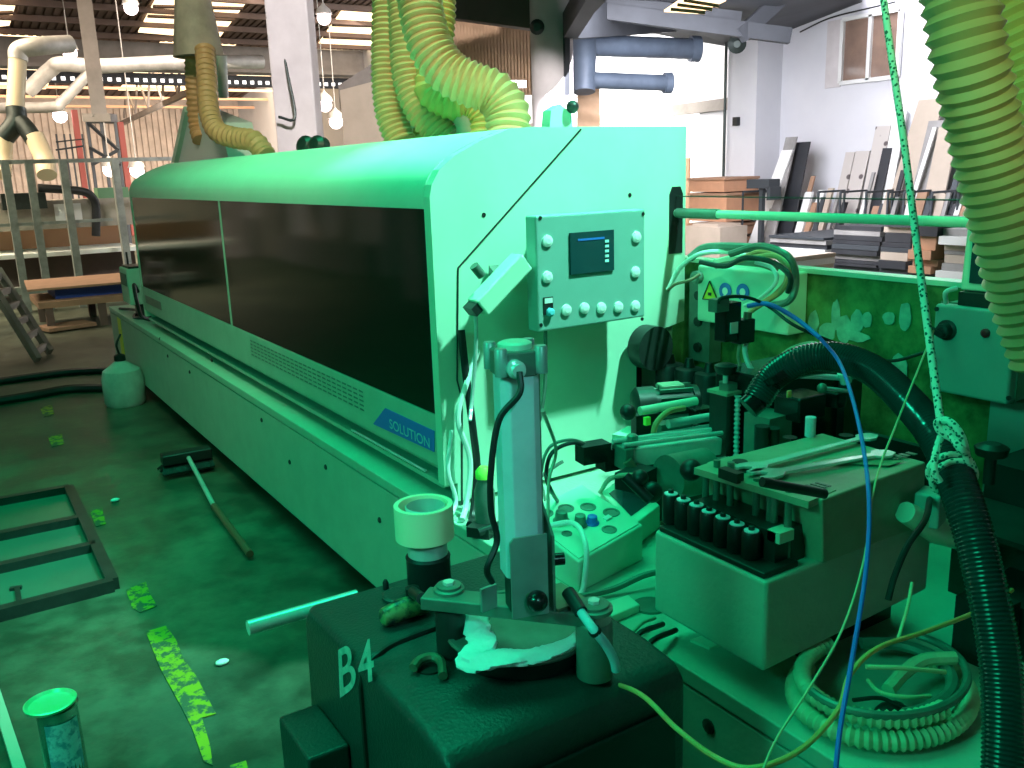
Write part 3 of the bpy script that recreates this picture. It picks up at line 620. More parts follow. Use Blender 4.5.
# stacks of boards (each board its own thing)
def stack(px0, px1, X, z0, pytop, n, ms, tx, grp, depth=1.3, jit=.07, seed=1):
    random.seed(seed); a, b = atx(X, px0, pytop), atx(X, px1, pytop); ztop = (a.z+b.z)/2; ths = [random.uniform(.6, 1.4) for _ in range(n)]; k_ = (ztop-z0)/sum(ths); z = z0
    for i in range(n):
        th = ths[i]*k_; j0, j1 = random.uniform(-jit, jit), random.uniform(-jit, jit); jx = random.uniform(-.05, .05)
        o = build('stacked_board', MB().box(X+jx, X+depth+jx, b.y+j0, a.y+j1, z, z+th-.004), ms[i % len(ms)])
        if i == n-1: tag(o, 'topmost board of ' + tx, 'board')
        elif i == 0: tag(o, 'lowest board of ' + tx + ', next to the pallet', 'board')
        else: tag(o, ['', 'second', 'third', 'fourth', 'fifth', 'sixth', 'seventh', 'eighth', 'ninth', 'tenth'][n-1-i] + ' board from the top of ' + tx, 'board')
        o['group'] = grp
        z += th
    t = thing('pallet', (X+.5, (a.y+b.y)/2, 0), 'timber pallet under ' + tx, 'pallet')
    build('deck', MB().box(X, X+depth, b.y, a.y, z0-.03, z0-.002), 'wood', t)
    for yy_ in (b.y+.06, (a.y+b.y)/2, a.y-.06): build('bearer', MB().box(X, X+depth, yy_-.05, yy_+.05, 0, z0-.03), 'wood', t)
stack(770, 826, 9.9, .13, 236, 9, ['board_d', 'board_g', 'rackm', 'board_b', 'board_d', 'board_w'], 'the low mixed stack left of the black stack', 'boards in the low mixed stack', 1.3, 0.05, 1)
stack(834, 880, 9.7, .13, 226, 11, ['board_d', 'rackm', 'board_d', 'board_d', 'board_g'], 'the black stack behind the rail', 'boards in the black stack', 1.3, 0.025, 2)
stack(884, 912, 9.2, .13, 221, 10, ['board_d', 'board_b', 'rackm', 'board_d', 'board_b', 'rackm', 'board_d'], 'the dark and beige stack at the rope', 'boards in the dark and beige stack', 1.2, 0.025, 3)
stack(915, 938, 8.9, .11, 223, 8, ['board_o', 'board_o', 'board_d', 'board_o', 'wood'], 'the orange-edged stack left of the terminal', 'boards in the orange-edged stack', .5, .04, 4)
stack(942, 972, 8.9, .10, 229, 10, ['board_b', 'board_g', 'board_b', 'board_w', 'board_g'], 'the pale stack by the terminal', 'boards in the pale stack', 1.0, 0.03, 5)
stack(752, 797, 8.2, .1, 255, 5, ['board_b', 'board_w'], 'the low white stack behind the rear panel', 'boards in the low white stack', .7, .06, 6)
random.seed(21)
for i, px in enumerate([768, 799, 806, 813, 822, 829, 836, 843, 866, 874, 881, 888, 896, 903, 911, 919, 927, 940, 948, 954, 958, 961]):
    a_ = atx(11.95, px, random.uniform(188, 206)); w_ = random.uniform(.05, .16)
    ordn = ['first', 'second', 'third', 'fourth', 'fifth', 'sixth', 'seventh', 'eighth', 'ninth', 'tenth', 'eleventh', 'twelfth', 'thirteenth', 'fourteenth', 'fifteenth', 'sixteenth', 'seventeenth', 'eighteenth', 'nineteenth', 'twentieth', 'twenty-first', 'twenty-second'][i]
    tag(build('slim_offcut', MB().hexa([(11.55, a_.y-w_, 0), (11.6, a_.y-w_, 0), (11.6, a_.y, 0), (11.55, a_.y, 0)], [(11.93, a_.y-w_, a_.z), (11.98, a_.y-w_, a_.z), (11.98, a_.y, a_.z), (11.93, a_.y, a_.z)]), ['board_g', 'board_d', 'board_w', 'wood', 'rackm', 'board_b'][i % 6]),
        ['grey', 'charcoal', 'white', 'brown', 'blackish', 'beige'][i % 6]+' low offcut in the wall rack, ' + ordn + ' from the left', 'board', 'low offcuts in the wall rack')
# crates by the opening
def crate(px0, px1, py0, py1, X, m, tx, d=.8):
    a, b = atx(X, px0, py0), atx(X, px1, py1); t = thing('board_crate', (X+d/2, (a.y+b.y)/2, b.z), tx, 'crate')
    build('panel', MB().box(X, X+d, b.y, a.y, b.z, a.z-.04), m, t); build('lid', MB().box(X-.03, X+d, b.y-.03, a.y+.03, a.z-.04, a.z), 'wood', t)
    return a, b
crate(689, 724, 178, 192, 11.0, 'board_o', 'top orange-brown crate of the pile by the bright opening')
crate(690, 726, 193, 222, 11.0, 'board_o', 'middle orange-brown crate of the pile by the bright opening')
crate(690, 722, 223, 236, 11.0, 'wood', 'lowest brown crate of the pile by the bright opening')
a = atx(10.4, 686, 224); b = atx(10.4, 720, 242)
tag(build('wrapped_bundle', MB().box(10.4, 11.0, b.y, a.y, 0.0, a.z-.03).box(10.45, 10.95, b.y+.1, a.y-.1, a.z-.03, a.z+.01), 'board_b'), 'pale wrapped bundle on the floor before the orange crates', 'bundle')
tag(build('crate_base', MB().box(11.0, 11.8, atx(11,722,230).y, atx(11,690,230).y, 0, atx(11,700,238).z), 'wood'), 'brown timber base under the pile of orange crates', 'pallet')
for i, (a_, b_, p_, m_) in enumerate([(693, 699, 137, 'board_w'), (684, 689, 158, 'wood'), (704, 708, 160, 'board_d')]):
    A_, B_ = atx(13.2, a_, p_), atx(13.2, b_, p_)
    tag(build('leaning_board', MB().box(13.2, 13.25, min(A_.y, B_.y), max(A_.y, B_.y), 0, A_.z), m_), ['pale tall board standing outside the opening', 'brown board edge outside the opening next to the hood', 'dark strip standing outside beside the pale tall board'][i], 'board')
sh = thing('outdoor_shelf', (13.0, atx(13, 715, 165).y, 0), 'low timber shelf unit with openings seen outside the bright doorway', 'shelf')
A_, B_ = atx(13, 703, 153), atx(13, 726, 177)
for kz in range(4): build('shelf', MB().box(13, 13.4, B_.y, A_.y, B_.z+(A_.z-B_.z)*kz/3-.02, B_.z+(A_.z-B_.z)*kz/3+.02), 'wood', sh)
for ky in (0, .5, 1): build('side_panel', MB().box(13, 13.4, B_.y+(A_.y-B_.y)*ky-.02, B_.y+(A_.y-B_.y)*ky+.02, 0, A_.z), 'board_b', sh)

# ------------------------------------------------------------------ THE MACHINE (edge bander)
FX = 1.185; HX = 1.215; EY = 2.33; TZ = .585; FARY = 6.8; RX = 2.25
mc = thing('edge_banding_machine', (1.7, 4, 0), 'long green-lit edge banding machine with smoked windows across the middle', 'machine')
base = MB().box(FX, 2.3, .15, 8.2, .12, .54).box(FX-.004, 2.3, .15, 8.2, .548, TZ); base.box(FX+.02, 2.3, .2, 8.15, .54, .548)
bo = build('base', base, 'paint_d', mc, bevel=.004)
for px, py in [(262, 420), (326, 467), (160, 339), (290, 462), (380, 520), (168, 356), (190, 372), (709, 726), (212, 360)]:
    q = atx(FX, px, py); r_ = .016 if px > 600 else .011
    build('bolt_head', MB().lathe(q, [(r_, -.002), (r_, .004), (.006, .007)], 10, ax=(-1, 0, 0)), 'dark', bo)
build('plinth', MB().box(FX+.16, 2.2, .3, 8.1, 0, .12), 'black', mc)
build('yellow_strip', MB().box(FX-.004, FX, 7.72, 7.86, .2, .535), 'yel', bo)
# hood body: end cheek profile, extruded
prof = [(1.215, .66), (HX, .877), (HX, 1.5), (HX, 1.53), (1.224, 1.565), (1.25, 1.605), (1.30, 1.642), (1.40, 1.687), (1.49, 1.716), (1.56, 1.722), (2.2, 1.722), (2.2, 1.06), (1.98, 1.02), (1.98, .60), (1.26, .60), (1.26, .66)]
def prism_y(poly, y0, y1): return MB().prism([(x, y0, z) for x, z in poly], (0, y1-y0, 0))
ck = prism_y(prof, EY, EY+.04); ckp = build('end_panel', ck, 'paint', mc)
def crv(pts, n=4):
    return [(q.x, q.y) for q in smooth_path([V(a, b, 0) for a, b in pts], n)]
_top = [(HX, 1.5)]+crv([(HX, 1.53), (1.224, 1.565), (1.25, 1.605), (1.30, 1.642), (1.40, 1.687), (1.49, 1.716), (1.56, 1.722)])
tp_ = [(HX, 1.497)]+_top+[(2.2, 1.722), (2.2, 1.70), (1.53, 1.70), (1.48, 1.69), (1.31, 1.62), (1.265, 1.58), (1.245, 1.545), (1.24, 1.49)]
tcm = prism_y(tp_, EY+.041, FARY); tcm.sm = [False, False]+[True]*(len(tcm.sm)-2); build('top_cover', tcm, 'paint', mc)
build('far_panel', prism_y(prof, FARY, FARY+.04), 'paint', mc)
lp = [(HX, .877), (1.24, .877), (1.245, .70), (1.225, .70), (HX, .715)]
lpo = build('lower_panel', prism_y(lp, EY+.041, FARY), 'paint_d', mc)
YM = 4.56
build('smoked_window', MB().box(HX+.003, HX+.015, EY+.042, YM-.012, .88, 1.497), 'glass_dark', mc)
build('smoked_window', MB().box(HX+.003, HX+.015, YM+.012, FARY-.02, .88, 1.497), 'glass_dark', mc)
build('window_divider', MB().box(HX, HX+.02, YM-.011, YM+.011, .878, 1.498), 'paint_d', mc)
build('channel', MB().box(1.30, 1.33, EY+.05, FARY, .60, .72), 'dark', mc)
build('guide_strip', MB().box(1.235, 1.30, EY+.05, FARY, .635, .65), 'paint_d', mc)
build('guide_bar', MB().cyl((1.235, 2.5, .66), (1.235, 3.1, .66), .005), 'steel', mc)
build('rear_wall', MB().box(2.16, 2.19, EY+.05, FARY, .6, 1.7), 'paint', mc)
# vent slots on lower panel
vs_ = MB()
for r_i in range(5):
    for c_i in range(26):
        y = 2.92+c_i*.052; z = .845-r_i*.017; vs_.box(HX-.0125+r_i*-.0+.011, HX-.001, y, y+.036, z-.003, z+.003)
build('vent_slots', vs_, 'mid', lpo)
# SOLUTION badge on the lower panel
bx = HX-.003
q1, q2, q3, q4 = [atx(bx, *q) for q in [(385, 408), (434, 431), (434, 452), (373, 424)]]
bd = MB().prism([q1, q2, q3, q4], (.002, 0, 0)); bdo = build('name_badge', bd, 'label', lpo)
s0 = atx(bx-.001, 390, 427); s1 = atx(bx-.001, 430, 445)
zb = (q3.z+q4.z)/2+.012; build('lettering', text_mb('SOLUTION', (bx-.001, s0.y, zb), (0, s1.y-s0.y, 0), (0, 0, .034), .001, .01), 'labeltx', bdo)
a_, b_ = atx(bx, 145, 295), atx(bx, 161, 307); build('maker_badge', MB().box(bx, bx+.002, b_.y, a_.y, .77, .825), 'mid', lpo)
# end panel features
ey = EY-.0015
sm_ = MB(); r1 = [aty(ey, *q) for q in [(581, 129), (458, 268), (457, 380), (462, 400), (462, 520)]]
for p_, q_ in zip(r1, r1[1:]): sm_.bar(p_, q_, .004, .004)
build('door_seam', sm_, 'dark', ckp)
hl = MB()
for px, py in [(484, 215), (630, 195), (630, 208)][:2]: hl.cyl(aty(ey, px, py), aty(ey, px, py)+V(0,.003,0), .007, seg=12)
build('holes', hl, 'black', ckp)
sl = MB(); xs0, xs1 = 2.125, 2.185; pl = [(xs0, 1.30), (xs1, 1.30), (xs1, 1.50), ((xs0+xs1)/2+.018, 1.525), ((xs0+xs1)/2-.018, 1.525), (xs0, 1.50)]
build('slot', MB().prism([(x, EY-.003, z) for x, z in pl], (0, .004, 0)), 'black', ckp)
# fold of hanging cables / cloth on the front corner
# swing bracket lamp
t = thing('sensor_bracket', aty(2.2, 500, 285), 'pale slanted sensor box on a thin stalk fixed to the end panel of the machine', 'bracket')
c = aty(2.22, 500, 284); ang = math.radians(-38)
build('housing', MB().cbox(c, (.20, .06, .06), ang, 'Y'), 'paint', t, bevel=.006)
build('knob', MB().cyl(c+V(-.06,0,.03), c+V(-.085,0,.06), .014), 'mid', t); build('clamp', MB().cbox(c+V(-.085,.0,-.055), (.05, .05, .03), ang, 'Y'), 'dark', t)
build('stalk', MB().tube([c+V(-.085, 0, -.06), aty(2.24, 476, 345), aty(2.25, 472, 400), aty(2.22, 470, 420)], .006), 'steel', t)
build('arm', MB().bar(c+V(.02,.03,.01), c+V(.04,.1,.03), .03), 'mid', t)
def cable(pts, r, m, tx, name='cable', cat='cable', **kw):
    return tag(build(name, MB().tube(pts, r, kw.get('seg', 8)), m), tx, cat, kw.get('group'))
cable([aty(2.31, 461, 330), aty(2.29, 466, 375), aty(2.27, 473, 430), aty(2.26, 477, 470), aty(2.22, 473, 515), atz(TZ+.01, 470, 525)], .012, 'black', 'thick black cable hanging down the near end panel left of the metal post')
cable([aty(2.30, 478, 350), aty(2.28, 466, 385), aty(2.27, 458, 420), aty(2.26, 470, 460), aty(2.24, 466, 505), atz(TZ+.01, 462, 520)], .009, 'white', 'pale wavy cable hanging beside the thick black one on the end panel')
cable([aty(2.30, 452, 430), aty(2.28, 448, 470), aty(2.27, 456, 500), aty(2.24, 450, 518)], .007, 'white', 'pale wavy cable at the front corner of the end panel')
# spray bottle with green cap, by the panel foot
q = atz(TZ, 486, 530); t = thing('bottle', q, 'dark slim bottle with a bright green cap behind the metal post', 'bottle')
build('body', MB().lathe(q, [(.028, 0), (.03, .01), (.03, .12), (.02, .15), (.02, .16)], 18), 'mid', t); build('cap', MB().lathe(q+V(0,0,.16), [(.024, 0), (.024, .02), (.012, .034)], 16), 'gbright', t)
q = atz(TZ, 478, 533); tag(build('toggle_clamp', MB().cbox(q+V(0,-.02,.015), (.05, .07, .03), .6).cyl(q+V(-.02,-.04,.02), q+V(.04,-.06,.035), .012), 'dark'), 'small dark clamp on the ledge at the foot of the end panel', 'clamp')
# control box
t = thing('control_panel', (1.7, 2.2, 1.12), 'grey square control panel with a small dark screen on the machine end', 'control panel')
FY = 2.19
build('mount', MB().box(1.56, 1.82, 2.245, EY-.004, 1.17, 1.42), 'mid', t)
cA, cB, cC, cD = aty(FY, 537, 216), aty(FY, 645, 209), aty(FY, 645, 321), aty(FY, 537, 328)
x0, x1, z0, z1 = (cA.x+cD.x)/2, (cB.x+cC.x)/2, (cC.z+cD.z)/2, (cA.z+cB.z)/2
bx_ = build('case', MB().box(x0, x1, FY, 2.247, z0, z1), 'panelgrey', t, bevel=.006)
build('gland_tail', MB().tube([(x0+.06, FY+.05, z0), (x0+.05, FY+.05, z0-.2), (x0-.02, FY+.03, z0-.45), (x0+.08, FY, TZ+.12)], .006), 'mid', t)
def onp(px, py): return aty(FY, px, py)
a_, b_ = onp(569, 233), onp(613, 270); s_ = build('screen', MB().box(a_.x, b_.x, FY-.006, FY+.002, b_.z, a_.z), 'screen', t)
kk = MB()
for i in range(5):
    q = onp(605.5, 241+i*4.9); kk.box(q.x-.007, q.x+.007, FY-.008, FY-.005, q.z-.004, q.z+.004)
build('soft_keys', kk, 'key', s_)
q = onp(590, 238.5); build('status_line', MB().box(q.x-.05, q.x+.05, FY-.0075, FY-.005, q.z-.004, q.z+.002), 'label', s_)
for px, py in [(547, 241), (636, 237), (547, 277), (635, 272), (566, 310), (584, 308), (601, 308), (618, 307), (635, 306)]:
    q = onp(px, py); build('push_button', MB().lathe(q, [(.018, 0), (.017, .006), (.008, .009)], 20, ax=(0, -1, 0)), 'white', t)
for px, py in [(540, 218), (643, 214), (541, 325), (642, 319)]:
    q = onp(px, py); build('corner_screw', MB().lathe(q, [(.006, 0), (.006, .002)], 10, ax=(0, -1, 0)), 'black', t)
q = onp(548, 307); kb = build('key_switch', MB().box(q.x-.017, q.x+.017, FY-.003, FY+.001, q.z-.022, q.z+.03), 'black', t)
build('switch_tag', MB().box(q.x-.014, q.x+.014, FY-.005, FY-.003, q.z+.012, q.z+.027), 'white', kb)
build('lamp_knob', MB().lathe(onp(549, 312), [(.013, 0), (.013, .012), (.007, .016)], 18, ax=(0, -1, 0)), mat('blue_lamp_knob', (.15, .60, .75), .25), kb)
# rear wall panel of the infeed, rail
rp = thing('rear_panel', (RX, 1.7, TZ), 'worn green rear panel of the infeed with bare patches and a pale top edge', 'panel')
build('sheet', MB().box(RX, RX+.03, .55, 2.75, TZ, 1.262), 'grime', rp)
build('top_edge', MB().box(RX-.012, RX+.045, .55, 2.75, 1.262, 1.276), 'paint', rp)
for px_i, (px, py, w_, h_) in enumerate([(814, 323, .020, .05), (836, 315, .016, .06), (828, 332, .03, .04), (845, 330, .028, .055), (858, 322, .025, .045), (868, 320, .018, .03), (906, 316, .02, .05), (890, 318, .02, .025), (900, 372, .03, .07), (856, 336, .05, .02)]):
    q = atx(RX, px, py); n_ = 14
    pts_ = [(RX-.003-.0004*px_i, q.y+math.cos(2*PI*i/n_)*w_*random.uniform(.85, 1.1), q.z+math.sin(2*PI*i/n_)*h_*.8*random.uniform(.85, 1.1)) for i in range(n_)]
    build('bare_patch', MB().prism(pts_, (.002, 0, 0)), 'chip', rp)
build('bracket_foot', MB().box(RX-.03, RX, .6, 2.2, TZ, TZ+.05), 'dark', rp)
ra, rb = atx(2.15, 674, 210), atx(2.15, 962, 215)
t = thing('guard_rail', ra, 'round green tube rail running from the slot to the terminal', 'rail')
build('tube', MB().cyl((2.155, EY+.0, 1.437), (2.155, 1.28, 1.437), .0135), 'paint', t); build('socket', MB().cyl((2.155, EY-.01, 1.437), (2.155, EY-.2, 1.437), .017), 'mid', t)
tag(build('guard_wire', MB().cyl((2.155, EY, 1.493), (2.155, 1.28, 1.49), .002, seg=6), 'dark'), 'thin dark wire stretched above the green tube rail', 'wire')
# chute and cowl at far top
ch = [atx(2.0, *q) for q in [(176, 163), (229, 158), (226, 132), (190, 118)]]
t = thing('suction_chute', ch[0], 'pale tapered sheet chute standing on the far end of the hood', 'chute')
build('plate', MB().prism([(2.0, ch[0].y, 1.72), (2.0, ch[1].y, 1.72), (2.0, ch[1].y+.15, 2.02), (2.0, ch[3].y, 2.18)], (.25, 0, 0)), 'white', t)
build('edge_strip', MB().bar((1.99, ch[0].y, 1.73), (1.99, ch[3].y, 2.18), .06, .06), 'paint', t)
t = thing('suction_cowl', atx(2.0, 200, 58), 'grey cone-shaped suction cowl hanging at the top left above the hood', 'cowl')
qa, qb = atx(2.0, 199, 57), atx(2.0, 198, -12); rr_ = 22/900*(qa-CAM).length
build('cone', MB().lathe((2.0, qa.y, qa.z), [(rr_*.97, .02), (rr_, 0), (rr_*.66, qb.z-qa.z), (rr_*.6, qb.z-qa.z+.4)], 28), 'coneg', t)
build('tail_pipe', MB().cyl(atx(2.1, 219, 97), atx(2.1, 217, 55), .075), 'ductm', t)
def hose(pts, r, m, tx, pitch=.03, **kw):
    return tag(build(kw.get('name', 'duct_hose'), MB().ribbed(pts, r, pitch, kw.get('dep', .14), kw.get('seg', 24)), m), tx, 'hose')
def A(px, py, x=2.0): return atx(x, px, py)
hose([atd(6.9, 205, 50), atd(6.8, 207, 80), atd(6.7, 209, 110), atd(6.6, 217, 131), atd(6.5, 236, 138), atd(6.4, 254, 141), atd(6.35, 266, 156)], .078, 'hose_g', 'cream ribbed hose running from the cowl and bending onto the far hood', .05)
hose([A(193, 52), A(194, 90), A(197, 125), A(201, 140)], .07, 'hose_g', 'shorter cream ribbed hose hanging inside the left of the cowl', .045)
XH = 1.9
FWD = ROT @ V(0, 0, -1)
def one_depth(pts):      # keep a hanging hose in one upright plane facing across the hall
    d = (pts[-1]-CAM).dot(FWD); return [CAM+(p-CAM)*(d/(p-CAM).dot(FWD)) for p in pts]
def Hq(px, py, x=XH): return atx(x, px, py)
hose(one_depth([Hq(418, -10), Hq(424, 25), Hq(432, 50), Hq(448, 72), Hq(470, 84), Hq(495, 94), Hq(507, 112), Hq(508, 136)]), .088, 'hose_g', 'thickest cream ribbed hose in front of the group, curving to the right onto the hood', .028)
hose(one_depth([Hq(388, -10), Hq(387, 40), Hq(387, 80), Hq(391, 115), Hq(401, 142)]), .074, 'hose_g', 'leftmost straight ribbed hose of the group above the hood', .026)
hose(one_depth([Hq(404, -10, 2.0), Hq(406, 30, 2.0), Hq(408, 70, 2.0), Hq(414, 95, 2.0), Hq(424, 114, 2.0), Hq(436, 128, 2.0), Hq(447, 140, 2.0)]), .078, 'hose_g', 'ribbed hose second from the left, slanting right at its foot', .027)
hose(one_depth([Hq(440, -10, 2.1), Hq(440, 20, 2.1), Hq(436, 60, 2.15), Hq(430, 90, 2.15), Hq(450, 104, 2.1), Hq(470, 106, 2.1), Hq(482, 118, 2.1), Hq(484, 136, 2.1)]), .070, 'hose_y', 'tan ribbed hose running behind the thickest hose', .027)
hose(one_depth([Hq(396, -10, 2.15), Hq(398, 60, 2.15), Hq(401, 110, 2.15), Hq(412, 124, 2.1), Hq(420, 138, 2.1)]), .066, 'hose_y', 'tan ribbed hose half hidden between the two left hoses', .026)
t = thing('hose_elbow', Hq(440, 130, 2.05), 'smooth pale elbow pipe rising from the hood behind the hoses', 'pipe')
build('bend', MB().tube([Hq(468, 142, 2.05), Hq(466, 122, 2.05), Hq(456, 112, 2.05), Hq(438, 112, 2.05)], .05, 16), 'coneg', t)
t = thing('hose_elbow', Hq(415, 130, 2.05), 'smaller pale elbow pipe rising from the hood left of the other one', 'pipe')
build('bend', MB().tube([Hq(434, 144, 2.05), Hq(432, 128, 2.05), Hq(422, 120, 2.05), Hq(408, 122, 2.05)], .035, 14), 'coneg', t)
# round caps on the square column seen above the hood
for px, tx in [(309, 'left of two grey round caps above the hood ridge by the square column'), (321, 'right of two grey round caps above the hood ridge by the square column')]:
    q = atx(1.9, px, 144); t = thing('breather_cap', q, tx, 'cap')
    build('cap', MB().lathe((1.9, q.y, q.z-.02), [(.045, -.02), (.06, 0), (.055, .05), (.03, .07)], 16, ax=(-.8, -.5, .3)), 'dark', t); build('stem', MB().cyl((1.9, q.y, 1.722), (1.9, q.y, q.z), .02), 'mid', t)
q = aty(2.6, 561, 122); t = thing('hood_latch', (q.x, 2.6, 1.722), 'green curved latch with a black knob on top of the hood, left of the seam', 'latch')
build('bracket', MB().prism([(q.x-.05, 2.6, 1.722), (q.x+.05, 2.6, 1.722), (q.x+.045, 2.6, 1.78), (q.x+.0, 2.6, 1.81), (q.x-.04, 2.6, 1.79)], (0, .05, 0)), 'paint', t)
build('knob', MB().ball((q.x+.035, 2.58, 1.80), .022), 'black', t)
build('base_strip', MB().box(q.x-.12, q.x+.06, 2.56, 2.66, 1.722, 1.73), 'mid', t)
# far end box on the ledge
t = thing('motor_box', (1.28, 7.5, TZ), 'mint box with vent grille at the far end of the machine ledge', 'box')
a_, b_ = atx(1.24, 117, 264), atx(1.24, 141, 303)
build('case', MB().box(1.19, 1.42, 7.2, 7.5, .70, .97), 'paint', t, bevel=.01); build('lid', MB().box(1.21, 1.40, 7.22, 7.48, .97, .985), 'dark', t)
build('aerial', MB().cyl((1.25, 7.45, .98), (1.25, 7.45, 1.08), .008), 'black', t); build('foot', MB().box(1.26, 1.38, 7.25, 7.45, TZ, .70), 'dark', t)
gm = MB()
for i in range(5): gm.box(1.184, 1.191, 7.23+i*.05, 7.26+i*.05, .84, .93)
build('grille', gm, 'mid', t)
cable([(1.25, 7.19, .80), (1.22, 7.12, .86), (1.20, 7.02, .84), (1.20, 6.98, .74), (1.22, 7.0, .64), (1.28, 7.05, .60)], .014, 'black', 'black cable looping in front of the far motor box')
cable([(1.22, 7.9, TZ+.01), (1.3, 7.6, TZ+.02), (1.22, 7.3, TZ+.01), (1.3, 7.15, TZ+.01)], .012, 'dark', 'dark cable lying across the far end of the machine ledge')

# ------------------------------------------------------------------ infeed area on the machine table
def flat(px, py, z=TZ): return atz(z, px, py)
# dark rollers, with a black infill for the shade in the tunnel
t = thing('feed_roller_unit', (2.05, 2.45, TZ), 'three upright dark rollers before a black infill for the infeed tunnel shade', 'roller unit')
build('block', MB().box(1.98, 2.15, 2.5, 2.8, TZ, 1.02), 'blackgloss', t)
for px in (667, 689, 709):
    q = atx(2.08, px, 380); build('roller', MB().lathe((2.08, min(q.y, 2.27), TZ), [(.048, .0), (.05, .02), (.05, .33), (.046, .345), (.02, .35), (.012, .38)], 24), 'black', t)
# sign box on the rear panel
t = thing('junction_box', (2.15, 1.85, 1.1), 'pale green box with a yellow triangle and two blue signs on the rear panel', 'box')
XB = 2.16; A_, B_ = atx(XB, 697, 290), atx(XB, 789, 300); zt = atx(XB, 740, 269).z; zb = atx(XB, 740, 328).z
build('case', MB().box(XB, RX-.006, B_.y, A_.y, zb, zt), 'paint', t, bevel=.008)
tri = [atx(XB-.003, *q) for q in [(703, 299), (718, 300), (710, 281)]]; tr_ = build('warning_sign', MB().prism(tri, (.002, 0, 0)), 'yel', t)
cc_ = (tri[0]+tri[1]+tri[2])/3; trb = MB()
for i in range(3): trb.bar(tri[i]+V(-.002,0,0), tri[(i+1) % 3]+V(-.002,0,0), .003, .003)
trb.cbox(cc_+V(-.003,0,-.002), (.002, .014, .01)); build('sign_border', trb, 'black', tr_)
for px, py in [(725.5, 291), (743, 292)]:
    q = atx(XB-.002, px, py); s_ = build('mandatory_sign', MB().lathe(q, [(.027, 0), (.027, .002)], 24, ax=(-1, 0, 0)), 'label', t)
    build('head_mark', MB().lathe(q+V(-.002,0,0), [(.012, 0), (.012, .001)], 20, ax=(-1, 0, 0)).cbox(q+V(-.003,0,-.018), (.002, .010, .012)), 'white', s_)
build('round_gauge', MB().lathe(atx(XB-.0, 699, 277), [(.022, 0), (.022, .02), (.014, .024)], 18, ax=(-1, 0, 0)), 'mid', t)
t = thing('end_fitting', (2.1, atx(2.1, 690, 300).y, .9), 'dark upright bracket with bolts between the end panel and the sign box', 'bracket')
q = atx(2.12, 684, 300); build('plate', MB().box(2.185, 2.24, 2.19, 2.29, .93, 1.22), 'mid', t)
for z in (.98, 1.07, 1.16): build('bolt', MB().lathe((2.185, 2.24, z), [(.016, -.001), (.016, .012)], 10, ax=(-1, 0, 0)), 'dark', t)
build('pulley', MB().cyl((1.99, 2.24, 1.0), (1.99, 2.30, 1.0), .075, seg=28), 'dark', t)
random.seed(3)
hp_ = [('mid', .014, [(690, 258), (705, 248), (735, 247), (765, 250), (785, 258)]), ('white', .008, [(668, 290), (680, 268), (700, 254), (730, 252), (752, 258)]),
       ('coverm', .016, [(715, 264), (735, 260), (760, 262), (778, 268)]), ('hose_g', .009, [(735, 262), (762, 252), (784, 262), (787, 280), (775, 295), (758, 306)]),
       ('hose_g', .008, [(750, 258), (775, 256), (790, 268), (782, 290), (764, 302), (750, 312)]), ('white', .006, [(755, 262), (772, 268), (776, 282), (760, 298), (744, 306)]),
       ('mid', .010, [(730, 254), (760, 246), (788, 256), (796, 278), (790, 300), (770, 306)]), ('dark', .008, [(700, 262), (725, 266), (745, 258), (772, 262), (790, 276), (788, 292)])]
tx_ = ['thick dull green pipe lying along the top of the sign box', 'pale tube curving up from the end panel over the sign box', 'short fat green cylinder-like hose across the top of the sign box', 'outermost yellow-green hose looping down right of the sign box', 'middle yellow-green hose looping down over the sign box', 'white thin tube crossing the blue signs', 'dull green hose with the widest loop right of the sign box', 'black hose winding among the green ones on the sign box']
for i, (m_, r_, p_) in enumerate(hp_):
    xx = 2.07-.018*i; cable([atx(xx+.02*(k_ % 2), *q) for k_, q in enumerate(p_)], r_, m_, tx_[i], 'air_hose', 'hose')
cable([atx(2.0, 668, 290), atx(2.0, 676, 284), atx(2.0, 690, 280), atx(2.02, 700, 274)], .005, 'wood', 'thin brownish tube reaching from the end panel to the sign box')
# valve block
t = thing('solenoid_valve', atx(1.78, 735, 340), 'black solenoid valve pair with a pale label hanging before the sign box', 'valve')
def fbox(x, px0, py0, px1, py1, d, nm, m, par, bev=0, th=None):
    a_, b_ = aty(x, px0, py0), aty(x, px1, py1); return build(nm, MB().box(min(a_.x, b_.x), max(a_.x, b_.x), x, x+d, min(a_.z, b_.z), max(a_.z, b_.z)), m, par, bev)
fbox(1.62, 726, 304, 741, 340, .04, 'coil', 'blackgloss', t, .003); fbox(1.615, 740, 321, 755, 342, .035, 'valve_body', 'blackgloss', t, .003); fbox(1.617, 731, 323, 738, 333, .005, 'label_plate', 'white', t)
fbox(1.61, 717, 300, 729, 311, .03, 'connector', 'mid', t)
build('fitting', MB().cyl(aty(1.63, 747, 322), aty(1.63, 748, 312), .011), 'brass', t)
cable([aty(1.63, 746, 342), aty(1.62, 745, 352), aty(1.6, 749, 365), aty(1.58, 759, 378)], .007, 'white', 'short pale hose curving down from the solenoid valve', 'air_hose', 'hose')
cable([aty(1.63, 740, 342), aty(1.63, 738, 356), aty(1.63, 740, 366), aty(1.63, 738, 378)], .004, 'coverm', 'thin tube hanging straight down beside the pale hose', 'air_hose', 'hose')
cable([aty(1.62, 718, 306), aty(1.6, 722, 298), aty(1.58, 745, 297), aty(1.56, 768, 306), aty(1.5, 792, 324), aty(1.45, 820, 337), aty(1.4, 860, 352), aty(1.35, 890, 361), aty(1.3, 926, 352)], .0045, 'dark', 'dark wire arching over the valve and sagging to the rope')
